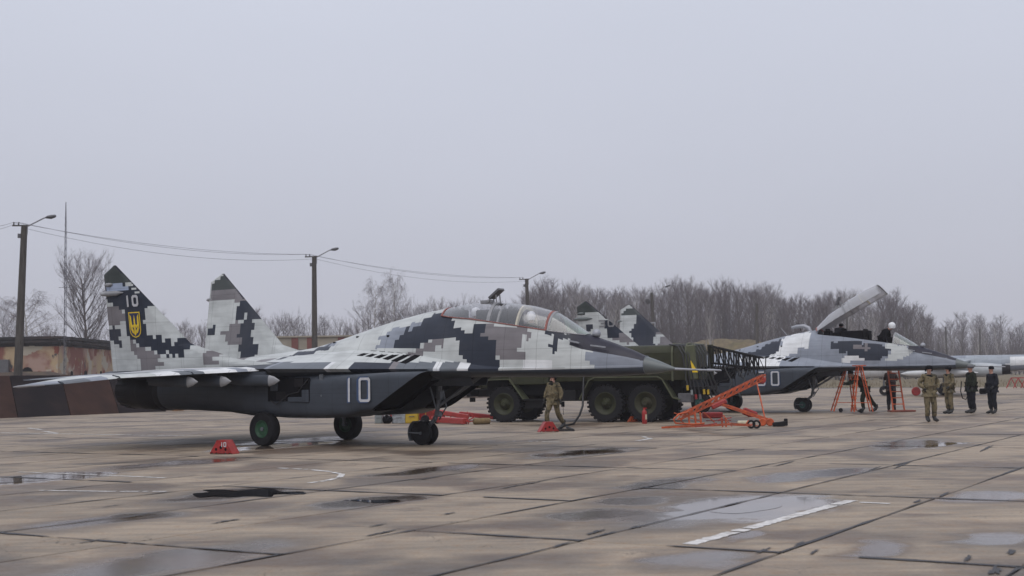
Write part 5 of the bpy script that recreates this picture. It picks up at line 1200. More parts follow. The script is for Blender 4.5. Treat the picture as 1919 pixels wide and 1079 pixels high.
q = MB(); q.box((-1.62,1.0,1.95),(.30,.5,1.15), ry=.10); part('rear_pillar_box', q, M['olivelt'], TR, bevel=.04)
q = MB(); q.add([(-1.60,1.262,2.02),(-1.84,1.262,1.62),(-1.62,1.262,1.62)], [(0,1,2)]); q.add([(-1.60,1.256,2.02),(-1.84,1.256,1.62),(-1.62,1.256,1.62)], [(2,1,0)]); part('warning_triangle', q, M['yellow'], TR, fixn=False)
q = MB(); q.box((-1.35,1.05,.80),(.45,.3,.3)); part('rear_bumper', q, M['lampgrey'], TR, bevel=.02)
# boom: box truss swung out behind
bo = MB(); A0, A1 = -2.10, -3.78
def tr_z(x, top): t = (x - A0)/(A1 - A0); return (2.47 - .42*t) if top else (1.92 - .22*t)
for y in (.25, .85):
    bo.beam((A0,y,tr_z(A0,1)),(A1,y,tr_z(A1,1)),.055); bo.beam((A0,y,tr_z(A0,0)),(A1,y,tr_z(A1,0)),.05)
    for k in range(10):
        x0 = A0 + (A1-A0)*k/10; x1 = A0 + (A1-A0)*(k+1)/10; bo.beam((x0,y,tr_z(x0,1)),(x1,y,tr_z(x1,0)),.022); bo.beam((x0,y,tr_z(x0,0)),(x0,y,tr_z(x0,1)),.022)
for k in range(11): x0 = A0 + (A1-A0)*k/10; bo.beam((x0,.25,tr_z(x0,1)),(x0,.85,tr_z(x0,1)),.025); bo.beam((x0,.25,tr_z(x0,0)),(x0,.85,tr_z(x0,0)),.025)
boom = part('boom', bo, M['chassis'], TR, kind='stuff')
q = MB(); q.box((A0+.02,.55,1.95),(.17,.16,1.15)); part('boom_post', q, M['olive'], TR, bevel=.01)
q = MB(); q.box((A0+.6,.55,1.72),(1.3,.55,.14)); q2 = part('boom_tray', q, M['chassis'], TR); q = MB(); q.box((-1.85,.55,1.1),(.5,1.2,.12)); part('turntable', q, M['chassis'], TR)
rc = random.Random(12)
for k in range(16):                                  # cable loops hanging on the boom
    x = A0 - .1 - 1.5*k/15; y = rc.uniform(.3,.9); z = tr_z(x,1) + .03; d = rc.uniform(.45,.85); w = rc.uniform(.05,.16); h = MB()
    h.tube([(x-w,y,z-.02),(x-w*.9,y+.02,z-d*.5),(x-w*.4,y+.03,z-d*.93),(x,y+.04,z-d),(x+w*.4,y+.03,z-d*.93),(x+w*.9,y+.02,z-d*.5),(x+w,y,z-.02)], .018, 6); part('boom_cable', h, M['hose'], TR, smooth=1)
for k in range(9):                                   # bundles hanging down the rear corner with plugs on the ends
    y = 1.3 - .06*k; x0 = -1.35 - .09*k; zb = rc.uniform(.72,1.2); h = MB()
    h.tube([(x0+.5,y-.2,2.55),(x0+.15,y+.03,2.50),(x0-.02,y+.06,2.2),(x0-.10,y+.08,1.6),(x0-.16-.03*k,y+.10,zb)], .025, 6); c_ = part('supply_cable', h, M['hose'], TR, smooth=1)
    p = MB(); p.tube([(x0-.16-.03*k,y+.10,zb+.02),(x0-.17-.03*k,y+.10,zb-.14)], .042, 8); part('cable_plug', p, (M['yellowbox'], M['greybox'], M['red'], M['lampgrey'], M['yellowbox'])[k % 5], c_, smooth=.8)
for (a, b_) in (((A0-.5,.8,1.75),(A0-.7,1.3,.6)),((A0-.9,.8,1.75),(A0-1.1,1.2,.8))):
    h = MB(); a, b_ = Vector(a), Vector(b_); h.tube([a, a.lerp(b_,.4)+Vector((-.22,0,0)), a.lerp(b_,.8)+Vector((.05,0,0)), b_], .022, 6); part('supply_cable', h, M['hose'], TR, smooth=1)
# hose falling from the truck to the concrete
h = MB(); h.tube([W(1094,700,44.0), W(1093,735,43.8), W(1092,760,43.6), W(1086,778,43.2), G(1075,794,.03), G(1058,797,.03), G(1040,806,.03), G(1075,806,.03), G(1062,800,.03)], .035, 8)
tag(part('hanging_hose', h, M['hose'], smooth=1), 'black hose falling from the truck side to the concrete behind the walking man', 'hose')

# ------------------------------------------------------------------ things lying on the apron
def chock(loc, rz, mt, label, s=1.0, num=None, cat='wheel chock'):
    o = thing('wheel_chock', label, cat, loc, rz, 'red wheel chocks'); W_, H_, D_ = .30*s, .29*s, .13*s
    for y in (-D_, D_):
        p = MB(); outline = [(-W_,.0),(-W_*.35,H_),(W_*.35,H_),(W_,.0),(W_*.9,0),(W_*.8,.03),(W_*.7,0),(W_*.5,0),(W_*.4,.03),(W_*.3,0),(-W_*.3,0),(-W_*.4,.03),(-W_*.5,0),(-W_*.7,0),(-W_*.8,.03),(-W_*.9,0)]
        p.prism([(a, y-.008, b_+.012) for a, b_ in outline], (0,.016,0)); sd = part('side_plate', p, mt, o)
        for (a, b_, r) in ((-W_*.42,.09*s,.032*s),(W_*.42,.09*s,.032*s),(0,.13*s,.035*s)):
            q = MB(); yy = y + (.0095 if y > 0 else -.0095); q.lathe([(.0001,0),(r,0),(r,.001)], (a,yy,b_+.012), (0,-1 if y < 0 else 1,0), 14); part('hole', q, M['blackcav'], sd)
    for pts in (((-W_,.012),(-W_*.35,H_+.012)),((-W_*.35,H_+.012),(W_*.35,H_+.012)),((W_*.35,H_+.012),(W_,.012))):
        (a, z0), (c, z1) = pts; p = MB(); p.add([(a,-D_+.01,z0),(c,-D_+.01,z1),(c,D_-.01,z1),(a,D_-.01,z0),(a,-D_+.01,z0-.012),(c,-D_+.01,z1-.012),(c,D_-.01,z1-.012),(a,D_-.01,z0-.012)], [(0,1,2,3),(7,6,5,4),(0,1,5,4),(1,2,6,5),(2,3,7,6),(3,0,4,7)]); part('tread_plate', p, M['redpink'] if mt == M['red'] else mt, o)
    if num:
        pl = lambda x, z, off: (x, -D_ - .010 - off, z); n = numeral('10', .01, .155, .075, .105, .020, .03, pl, .004); part('number', n, M['white'], o)
    return o
g = G(421, 850); chock((g.x, g.y, 0), radians(-24), M['red'], 'red perforated wheel chock with a white 10 beside the near main wheel', 1.0, '10')
g = G(1027, 809); chock((g.x, g.y, 0), radians(18), M['red'], 'red wheel chock on the concrete at the feet of the walking man', .95)
g = G(1187, 791); chock((g.x, g.y+.1, 0), radians(10), M['orange'], 'small orange chock between the rear wheels of the truck', .62)
def lone(name, mb, mt, label, cat, group=None, smooth=None, bevel=0): return tag(part(name, mb, mt, smooth=smooth, bevel=bevel), label, cat, group)
def S(u, v, Y): return W(u, v, Y)
Yp = 45.6
def crate(px0, px1, py0, py1, Y, d, mt, name, label, cat, lid=True):
    a, c = W(px0, py1, Y), W(px1, py0, Y); w, hgt = c.x - a.x, c.z; o = thing(name, label, cat, ((a.x+c.x)/2, Y + d/2, 0), random.Random(px0).uniform(-.12,.12))
    q = MB(); q.box((0,0,hgt*.45),(w,d,hgt*.9)); part('body', q, mt, o, bevel=.015)
    q = MB(); q.box((0,0,hgt*.95),(w*1.03,d*1.03,hgt*.1)); part('lid', q, mt, o, bevel=.008)
    q = MB(); q.tube([(-w*.2,-d*.52,hgt*.6),(-w*.18,-d*.60,hgt*.62),(w*.18,-d*.60,hgt*.62),(w*.2,-d*.52,hgt*.6)], .012, 6); part('handle', q, M['lampgrey'], o); return o
crate(703, 716, 776, 794, 46.2, .35, M['greybox'], 'tool_box', 'small grey tool box at the left end of the red tow bars', 'tool box')
crate(734, 759, 776, 793, 46.0, .35, M['foil'], 'silver_case', 'crumpled silver case between the black bag and the yellow box', 'case')
yb = crate(760, 784, 772, 793, 46.0, .3, M['yellowbox'], 'yellow_box', 'yellow metal box standing in front of the red tow bars', 'box')
q = MB(); q.tube([(-.21,-.12,.40),(-.22,-.12,.52)], .014, 6); part('rod', q, M['yellowbox'], yb)
q = MB(); c0 = G(725, 794); rs = []
for i in range(9):
    t = i/8; r = .05 + .13*sin(pi*t)**.6; rs.append([(c0.x - .17 + .36*t, c0.y + .15 + r*cos(2*pi*j/12)*1.1, .15 + (r + .02*sin(5*t))*sin(2*pi*j/12)) for j in range(12)])
q.loft(rs); bagk = lone('kit_bag', q, M['black_cloth'], 'slumped black kit bag between the grey and silver boxes', 'bag', smooth=2)
q = MB(); q.tube([(c0.x-.1,c0.y+.0,.27),(c0.x,c0.y-.05,.34),(c0.x+.1,c0.y,.27)], .012, 5); part('strap', q, M['white'], bagk)
g = G(789, 791); q = MB(); q.box((g.x,g.y+.1,.055),(.12,.12,.11)); lone('white_tin', q, M['white'], 'small white tin beside the yellow box', 'tin', bevel=.01)
g = G(798, 793); q = MB(); q.tube([(g.x,g.y+.05,.02),(g.x-.01,g.y+.05,.55)], .014, 6); q.box((g.x,g.y+.05,.02),(.1,.1,.03)); lone('yellow_rod', q, M['yellowbox'], 'short upright yellow rod behind the nose wheel', 'rod')
def bar(p, q_, w, mb): mb.beam(p, q_, w, w)
tb1 = thing('tow_bar', 'long red tow bar with a faded pink plate behind the boxes', 'tow bar', (0,0,0), 0, 'red tow bars behind the nose wheel')
q = MB(); q.beam(W(718,780,46.9), W(800,768,46.9), .13, .13); q.beam(W(740,774,47.2), W(790,764,47.2), .08, .08); part('shaft', q, M['red'], tb1)
q = MB(); a = W(780,763,46.6); c = W(808,762,46.6); q.box(((a.x+c.x)/2, 46.6, a.z-.02),(c.x-a.x,.5,.16), ry=-.14); part('head_plate', q, M['redpink'], tb1, bevel=.02)
q = MB(); q.box((W(800,775,46.7).x, 46.7, .30),(.55,.4,.42)); q.box((W(826,775,46.6).x, 46.6, .28),(.3,.3,.30)); part('wheel_carriage', q, M['red'], tb1, bevel=.02)
q = MB(); q.beam(W(808,770,46.6), W(878,781,46.2), .17, .16); part('drawbar', q, M['redpink'], tb1, bevel=.02)
for px in (796, 818): g = G(px, 794); q = MB(); q.lathe([(.001,-.05),(.13,-.05),(.15,0),(.13,.05),(.001,.05)], (g.x, g.y+.2, .15), (0,1,0), 18); part('wheel', q, M['tyre'], tb1, smooth=.7)
tb2 = thing('tow_bar', 'low red box-section tow bar lying nearest the nose wheel', 'tow bar', (0,0,0), 0, 'red tow bars behind the nose wheel')
q = MB(); a, c = G(812, 793), G(872, 796); q.beam((a.x,a.y,.13),(c.x,c.y,.12),.20,.20); part('shaft', q, M['redpink'], tb2, bevel=.02)
q = MB(); a = G(874,796)
for dx, dy, dz in ((.1,.02,.30),(.22,.0,.12),(.28,-.1,.26),(.12,-.12,.10)): q.beam((a.x,a.y,.12),(a.x+dx,a.y+dy,dz),.035)
q.tube([(a.x+.08,a.y,.02),(a.x+.03,a.y-.03,.28),(a.x+.12,a.y,.4),(a.x+.2,a.y,.3)], .02, 6); part('coupling', q, M['redpink'], tb2)
tb3 = thing('tow_bar', 'dark red tow bar reaching under the front wheel of the truck', 'tow bar', (0,0,0), 0, 'red tow bars behind the nose wheel')
a, c = W(862,775,47.6), W(928,786,47.0); q = MB(); q.beam(a, (c.x,c.y,.13), .18, .16); part('shaft', q, M['red'], tb3, bevel=.02)
q = MB(); q.beam(a, a+Vector((-.5,0,-.05)), .08); q.beam(a+Vector((-.1,-.1,-.1)), a+Vector((.3,-.1,.05)), .06); q.beam(a+Vector((-.3,0,-.02)), (a.x-.4,a.y,.0), .04); part('coupling', q, M['redpink'], tb3)
a, c = G(887,796), G(918,795); q = MB(); q.tube([(a.x,a.y+.15,.11),(a.x+.02,a.y+.15,.11),(c.x-.02,c.y+.15,.11),(c.x,c.y+.15,.11)], [.08,.105,.105,.08], 16); lone('canvas_roll', q, M['brownroll'], 'rolled brown canvas lying beside the truck front wheel', 'canvas roll', smooth=.8)
# fire extinguisher
g = G(1208, 794); fe = thing('fire_extinguisher', 'red fire extinguisher standing in front of the rearmost truck wheel', 'fire extinguisher', (g.x, g.y, 0))
q = MB(); q.lathe([(.001,0),(.075,.0),(.08,.02),(.08,.36),(.07,.41),(.035,.44),(.03,.47),(.001,.47)], (0,0,0), (0,0,1), 18); part('cylinder', q, M['red'], fe, smooth=.7)
q = MB(); q.box((.02,0,.50),(.12,.03,.03)); q.box((0,0,.47),(.04,.04,.06)); part('valve_handle', q, M['red'], fe)
q = MB(); q.add([(.081*cos(a), .081*sin(a), z) for z in (.14,.30) for a in [radians(-75 + 14*k) for k in range(6)]], [(k,k+1,k+7,k+6) for k in range(5)]); part('label', q, M['cream'], fe, fixn=False)
q = MB(); q.tube([(.03,0,.49),(.10,0,.44),(.11,0,.25),(.09,0,.1)], .012, 6); part('hose', q, M['hose'], fe)

# orange truss tow frame tipped up on its stay
OF = thing('orange_towing_frame', 'long orange lattice towing frame propped up beside the rear of the truck', 'towing frame', (0,0,0))
P0, P1, P2 = W(1272,782,40.6), W(1345,747,40.9), W(1432,706,41.3); q = MB()
def truss(mb, p, q_, w, h, n, t):
    p, q_ = Vector(p), Vector(q_); d = (q_-p).normalized(); sx = Vector((-d.y,d.x,0)).normalized()*w/2; sz = Vector((0,0,h/2)); C4 = [(-1,-1),(1,-1),(1,1),(-1,1)]
    for a, b_ in C4: mb.beam(p + sx*a + sz*b_, q_ + sx*a + sz*b_, t)
    for k in range(n):
        u0, u1 = p.lerp(q_, k/n), p.lerp(q_, (k+1)/n)
        for s_ in (-1, 1): mb.beam(u0 + sx*s_ - sz, u1 + sx*s_ + sz, t*.7); mb.beam(u1 + sx*s_ + sz, u1 + sx*s_ - sz, t*.6)
        mb.beam(u0 - sx + sz, u1 + sx + sz, t*.6); mb.beam(u1 - sx + sz, u1 + sx + sz, t*.6); mb.beam(u0 - sx - sz, u1 + sx - sz, t*.6)
truss(q, P0, P2, .22, .15, 14, .030); part('lattice_beam', q, M['orange'], OF, kind='stuff')
q = MB(); q.tube([W(1290,772,40.5), W(1272,776,40.4), W(1262,786,40.3), W(1266,793,40.3), W(1300,795,40.4), W(1320,793,40.5)], .028, 8); q.tube([W(1300,776,40.9), W(1282,780,40.9), W(1276,789,40.8), W(1284,794,40.8), W(1320,795,40.8)], .022, 8); part('handle_loop', q, M['orange'], OF, smooth=.8)
q = MB()
for px in (1290, 1302, 1312): a = W(px, 772, 40.6); q.beam(a, (a.x+.02, a.y, .03), .07, .05)
part('foot_plate', q, M['orange'], OF, kind='stuff')
q = MB(); q.box(tuple(W(1347,757,40.8)),(.50,.24,.15), ry=-.42); part('head_block', q, M['redpink'], OF, bevel=.03)
for px, y0 in ((1418,716),): 
    q = MB(); q.beam(W(px,y0,41.0), W(1434,786,40.2), .035); part('stay', q, M['orange'], OF, kind='stuff')
q = MB(); truss(q, W(1352,757,40.8), W(1446,789,40.1), .20, .06, 7, .024); part('lower_arm', q, M['orange'], OF, kind='stuff')
q = MB(); q.lathe([(.001,-.08),(.10,-.08),(.12,-.05),(.12,.05),(.10,.08),(.001,.08)], tuple(W(1428,712,41.25)), (.3,1,0), 16); part('winch_drum', q, M['redpink'], OF, smooth=.6)
for px in (1430, 1444):
    g = G(px, 799); q = MB(); q.lathe([(.001,-.035),(.10,-.04),(.12,0),(.10,.04),(.001,.035)], (g.x, g.y+.05, .125), (.15,1,0), 18); part('wheel', q, M['orange'], OF, smooth=.7)
FB = thing('ground_frame', 'flat orange frame lying on the concrete in front of the lattice frame', 'frame', (0,0,0))
q = MB(); zz = .16
pts = [G(1241,801,.04), G(1290,799,.10), G(1340,797,.22), G(1365,795,.30), G(1405,797,.22)]
for a, c in zip(pts, pts[1:]): q.beam(a, c, .055, .05); q.beam(a+Vector((.15,.45,0)), c+Vector((.1,.45,0)), .045, .04)
for p in pts[1:]: q.beam(p, p+Vector((.13,.45,0)), .05)
part('side_rails', q, M['orange'], FB, kind='stuff')
for px, w in ((1354, .09), (1361, .05)): g = G(px, 800); q = MB(); q.beam((g.x,g.y,.0),(g.x-.02,g.y,.28), w, .04); part('foot', q, M['orange'], FB)
for px in (1408, 1418):
    g = G(px, 803); q = MB(); q.lathe([(.07,-.03),(.11,-.035),(.125,0),(.11,.035),(.07,.03)], (g.x, g.y, .125), (.35,1,0), 18); w_ = part('wheel', q, M['tyre'], FB, smooth=.8)
g = G(1393, 801); q = MB(); q.box((g.x,g.y,.12),(.32,.12,.16)); part('axle_box', q, M['cream'], FB, bevel=.02)
rz_ = random.Random(44)
for k in range(9):
    a = G(rz_.uniform(1290, 1420), rz_.uniform(786, 799), rz_.uniform(.02,.3)); c_ = a + Vector((rz_.uniform(-.9,.9), rz_.uniform(-.2,.6), rz_.uniform(-.1,.35))); c_.z = max(.02, c_.z); q = MB(); q.beam(a, c_, .026); part('loose_rod', q, M['orange'] if k % 3 else M['redpink'], OF)
g = G(1462, 799); q = MB(); q.box((g.x,g.y,.07),(.42,.2,.14), ry=-.12); q.box((g.x+.17,g.y,.15),(.10,.12,.16)); lone('black_jack', q, M['chassis'], 'small black trolley jack right of the orange wheels', 'jack', bevel=.02)
g = G(1335, 783); q = MB(); q.box((g.x,g.y,.10),(.7,.4,.20)); lone('red_tool_crate', q, M['red'], 'low red crate behind the orange lattice frame', 'crate', bevel=.03)
g = G(1405, 781); q = MB(); q.box((g.x,g.y,.13),(.5,.35,.26), ry=.4); lone('dark_red_chock', q, M['red'], 'dark red chock beside the main wheel of the farther jet', 'wheel chock', bevel=.04)

# boarding ladders at the farther jet
def stepladder(px_l, px_r, px_top, ytop, Y, label, spread=.8, wheels=True):
    o = thing('boarding_ladder', label, 'ladder', (0,0,0), 0, 'orange boarding ladders'); a, c, t = W(px_l,773,Y), W(px_r,773,Y), W(px_top,ytop,Y); a.z = c.z = .05; wdt = .42
    q = MB(); L = [(a + Vector((0,-wdt/2,0)), t + Vector((-.06,-wdt*.35,0))), (a + Vector((0,wdt/2,0)), t + Vector((-.06,wdt*.35,0)))]
    for p, r in L: q.beam(p, r, .045)
    part('front_stringers', q, M['orange'], o, kind='stuff')
    for k in range(1, 7):
        u = k/7; q = MB(); q.box(tuple(L[0][0].lerp(L[0][1],u).lerp(L[1][0].lerp(L[1][1],u),.5)), (.12,wdt*.85,.025)); part('tread', q, M['orange'], o)
    q = MB(); R_ = [(c + Vector((0,-wdt/2,0)), t + Vector((.06,-wdt*.35,0))), (c + Vector((0,wdt/2,0)), t + Vector((.06,wdt*.35,0)))]
    for p, r in R_: q.beam(p, r, .04)
    for u in (.25,.55,.8): q.beam(R_[0][0].lerp(R_[0][1],u), R_[1][0].lerp(R_[1][1],u), .03)
    q.beam(L[0][0].lerp(L[0][1],.2), R_[0][0].lerp(R_[0][1],.2), .025); part('rear_stay', q, M['orange'], o, kind='stuff')
    q = MB(); q.box((t.x,t.y,t.z+.02),(.42,.42,.04)); part('platform', q, M['orange'], o)
    if wheels:
        q = MB(); q.lathe([(.001,-.03),(.07,-.03),(.085,0),(.07,.03),(.001,.03)], (a.x+.3,a.y-.1,.085), (0,1,0), 14); part('wheel', q, M['tyre'], o, smooth=.7)
    return o
stepladder(1560, 1602, 1588, 690, 50.6, 'leftmost orange boarding ladder with splayed legs under the open cockpit')
stepladder(1598, 1633, 1610, 686, 49.4, 'orange boarding ladder in front of the bending man in dark green', wheels=True)
LB = thing('boarding_ladder', 'straight orange ladder on a base plate with a man in brown behind it', 'ladder', (0,0,0), 0, 'orange boarding ladders')
Yl = 50.0; bl0, bl1, tl0, tl1 = W(1674,770,Yl), W(1695,770,Yl), W(1661,676,Yl+.7), W(1681,676,Yl+.7); bl0.z = bl1.z = .06
for a, c in ((bl0,tl0),(bl1,tl1)): q = MB(); q.beam(a, c, .05); part('stringer', q, M['orange'], LB)
for k in range(1, 8): u = k/8; q = MB(); q.beam(bl0.lerp(tl0,u), bl1.lerp(tl1,u), .035); part('rung', q, M['orange'], LB)
q = MB(); q.box(((bl0.x+bl1.x)/2+.1, Yl, .04),(.95,.5,.06)); part('base_plate', q, mat('rust_red_plate', (.20,.05,.03), .6), LB, bevel=.01)

# ------------------------------------------------------------------ grey attack jet seen behind the farther jet, facing the other way
AJS = .93
AJ = thing('attack_jet', 'light grey single-seat attack jet parked behind the farther jet, facing left', 'attack jet', (26.5, 80.6, 0), atan2(1.4, -3.6))
M['ajgrey'] = mat('pale_grey_blue_paint', (.33,.36,.385), .45, 0, .1, 2, dirt=(.46,.47,.48), dirt_amt=.8); M['ajpatch'] = mat('white_patch_paint', (.50,.51,.52), .5, 0, .1, 3)
q = MB(); sec_ = [(6.4,.12,.16,1.55),(6.0,.36,.34,1.58),(5.0,.50,.52,1.72),(3.8,.54,.66,1.85),(2.6,.55,.70,1.92),(1.0,.60,.66,1.92),(-2.0,.58,.64,1.95),(-5.0,.42,.52,2.05),(-8.6,.16,.24,2.3)]
q.loft([[(x, w*cos(2*pi*j/22), z + h*sin(2*pi*j/22)) for j in range(22)] for x, w, h, z in sec_]); ra = random.Random(31); q.c = []
for f in q.f:
    cx = sum(q.v[i][0] for i in f)/len(f); q.c.append(None)
nb = MB(); ringsA = [[(x, w*cos(2*pi*j/22), z + h*sin(2*pi*j/22)) for j in range(22)] for x, w, h, z in [(lambda t: (t, interp(-t, [(-a[0], a[1]) for a in sec_]), interp(-t, [(-a[0], a[2]) for a in sec_]), interp(-t, [(-a[0], a[3]) for a in sec_])))(6.4 - .3*i) for i in range(51)]]
nb.v = [p for r in ringsA for p in r]
for i in range(50):
    for j in range(22):
        a, b_ = i*22+j, i*22+(j+1)%22; x_ = 6.4 - .3*i; n_ = mnoise.noise(Vector((x_*.55, (j//3)*.9, 4.0)))
        nb.f.append([a, b_, b_+22, a+22]); nb.m.append(0); nb.c.append(CC['W'] if n_ > .16 else (.30,.33,.37) if n_ > -.2 else CC['N'])
q = nb; part('fuselage', q, M['camo'], AJ, smooth=1); AJ.scale = (AJS,)*3
for sg in (1,-1):
    q = MB(); q.loft([[(x, sg*.92 + r*cos(2*pi*j/20), 1.62 + r*1.05*sin(2*pi*j/20)) for j in range(20)] for x, r in ((2.3,.40),(2.0,.44),(.5,.47),(-2.5,.44),(-3.6,.34))], 0, False); nn = part('engine_nacelle', q, M['ajgrey'], AJ, smooth=1)
    q = MB(); q.lathe([(.33,-3.6),(.30,-4.1),(.26,-4.1),(.24,-3.6),(.001,-3.5)], (0,sg*.92,1.62), (1,0,0), 20); part('exhaust_nozzle', q, M['dkmetal'], nn, smooth=.7); q = MB(); q.lathe([(.38,2.31),(.34,2.1),(.001,1.9)], (0,sg*.92,1.62), (1,0,0), 18); part('intake', q, M['blackcav'], nn)
    q = MB(); q.prism([(1.6,sg*.5,2.18),(.35,sg*7.0,1.95),(-1.0,sg*7.0,1.95),(-1.7,sg*.5,2.18)], (0,0,.12)); part('wing', q, M['ajgrey'], AJ, bevel=.02)
    for s, L_ in ((2.6,.22),(4.4,.2)):
        q = MB(); q.tube([(2.4,sg*s,1.45),(2.0,sg*s,1.45),(1.0,sg*s,1.45),(-1.0,sg*s,1.45),(-2.2,sg*s,1.45)], [.02,L_*.7,L_,L_,.03], 16); q.box((0,sg*s,1.85),(1.4,.08,.5)); part('drop_tank', q, M['ajpatch'], AJ, smooth=.8)
    q = MB(); q.tube([(0,sg*1.1,1.5),(0,sg*1.15,.4)], .06, 8); part('main_gear_leg', q, M['strut'], AJ); q = MB(); q.lathe([(.15,-.1),(.34,-.12),(.40,-.05),(.40,.05),(.34,.12),(.001,.08)], (0,sg*1.2,.40), (0,1,0), 22); part('wheel', q, M['tyre'], AJ, smooth=.7)
    q = MB(); q.prism([(-6.6,sg*.1,2.35),(-7.8,sg*2.2,2.5),(-8.5,sg*2.2,2.5),(-8.3,sg*.1,2.35)], (0,0,.07)); part('tailplane', q, M['ajgrey'], AJ)
q = MB(); q.prism([(-4.8,.06,2.3),(-7.6,.06,4.7),(-8.6,.06,4.7),(-8.4,.06,2.3)], (0,-.12,0)); part('tail_fin', q, M['ajgrey'], AJ)
q = MB(); q.tube([(3.85,0,1.4),(3.9,0,.35)], .06, 8); part('nose_gear_leg', q, M['strut'], AJ); q = MB(); q.lathe([(.12,-.1),(.29,-.1),(.33,-.04),(.33,.04),(.29,.1),(.12,.1)], (3.87,0,.33), (0,1,0), 22); part('wheel', q, M['tyre'], AJ, smooth=.7)
q = MB(); rr_ = [(4.9,.05,.02),(4.6,.28,.22),(4.1,.36,.42),(3.5,.38,.50),(2.8,.34,.42),(2.3,.2,.2)]; q.loft([[(x, w*cos(pi*j/12), 2.36 + h*sin(pi*j/12)) for j in range(13)] for x, w, h in rr_], 0, False, False); q.move(Matrix.Translation((0,.25,.28)) @ Matrix.Translation((0,0,2.36)) @ Matrix.Rotation(-.5,4,'X') @ Matrix.Translation((0,0,-2.36))); part('canopy', q, M['glass'], AJ, smooth=3)
q = MB(); q.lathe([(.001,.05),(.36,.04),(.38,0),(.001,-.02)], (2.35,.92,1.62), (1,0,0), 20); part('engine_plug', q, M['framegrey'], AJ)
q = MB(); g = W(1713,735,79); q.lathe([(.001,-.05),(.25,-.05),(.27,0),(.20,.06),(.001,.06)], (g.x, 78.6, .28), (.2,1,.1), 20); lone('red_intake_cover', q, M['red'], 'round red intake cover leaning on the wheel of the grey attack jet', 'cover', smooth=.5)
q = MB(); g = G(1905, 727)
for k in range(5): a = Vector((g.x - .8 + k*.45, g.y - .3*k, 0)); q.beam(a, a + Vector((.4,0,.8)), .06); q.beam(a + Vector((.8,0,0)), a + Vector((.4,0,.8)), .06)
q.beam(Vector((g.x-.4,g.y,.8)), Vector((g.x+1.6,g.y-1,.8)), .07); lone('red_trestle', q, M['red'], 'row of red orange trestles at the right edge behind the men in overalls', 'trestle')
# ------------------------------------------------------------------ people
def skin_mesh(name, joints, bones, rad, sub=1, root=0):
    me = bpy.data.meshes.new(name + '_cage'); ids = list(joints); ix = {k: i for i, k in enumerate(ids)}
    me.from_pydata([joints[k] for k in ids], [(ix[a], ix[b_]) for a, b_ in bones], [])
    ob = bpy.data.objects.new(name + '_cage', me); COL.objects.link(ob)
    ob.modifiers.new('skin', 'SKIN')
    if not me.skin_vertices: 
        bm = bmesh.new(); bm.from_mesh(me); bm.verts.layers.skin.verify(); bm.to_mesh(me); bm.free()
    for k, i in ix.items(): r = rad[k]; me.skin_vertices[0].data[i].radius = r if isinstance(r, tuple) else (r, r)
    for d in me.skin_vertices[0].data: d.use_root = False
    me.skin_vertices[0].data[root].use_root = True
    ss = ob.modifiers.new('sub', 'SUBSURF'); ss.levels = sub; ss.render_levels = sub
    dg = bpy.context.evaluated_depsgraph_get(); dg.update(); new = bpy.data.meshes.new_from_object(ob.evaluated_get(dg)); new.name = name
    bpy.data.objects.remove(ob, do_unlink=True); bpy.data.meshes.remove(me)
    new.polygons.foreach_set('use_smooth', [True]*len(new.polygons)); return new
BASE = dict(pelvis=(0,0,.97), waist=(0,.0,1.10), chest=(0,.01,1.30), upchest=(0,.01,1.42), neck=(0,0,1.50), jaw=(0,-.02,1.575), head=(0,-.005,1.66), crown=(0,.005,1.73),
            shL=(.165,.01,1.435), elL=(.245,.03,1.17), wrL=(.25,-.06,.93), haL=(.25,-.08,.86), shR=(-.165,.01,1.435), elR=(-.245,.03,1.17), wrR=(-.25,-.06,.93), haR=(-.25,-.08,.86),
            hiL=(.09,0,.92), knL=(.10,-.02,.50), anL=(.105,.03,.10), toL=(.12,-.13,.05), hiR=(-.09,0,.92), knR=(-.10,-.02,.50), anR=(-.105,.03,.10), toR=(-.12,-.13,.05))
RAD = dict(pelvis=(.15,.11), waist=(.135,.10), chest=(.155,.11), upchest=(.13,.095), neck=.058, jaw=(.066,.075), head=(.078,.095), crown=(.062,.075), shL=.065, elL=.047, wrL=.033, haL=(.042,.022), hiL=.095, knL=.06, anL=.045, toL=(.042,.03))
for k in list(RAD):
    if k.endswith('L'): RAD[k[:-1] + 'R'] = RAD[k]
BONES = [('pelvis','waist'),('waist','chest'),('chest','upchest'),('upchest','neck'),('neck','jaw'),('jaw','head'),('head','crown')] + [p for s in 'LR' for p in (('upchest','sh'+s),('sh'+s,'el'+s),('el'+s,'wr'+s),('wr'+s,'ha'+s),('pelvis','hi'+s),('hi'+s,'kn'+s),('kn'+s,'an'+s),('an'+s,'to'+s))]
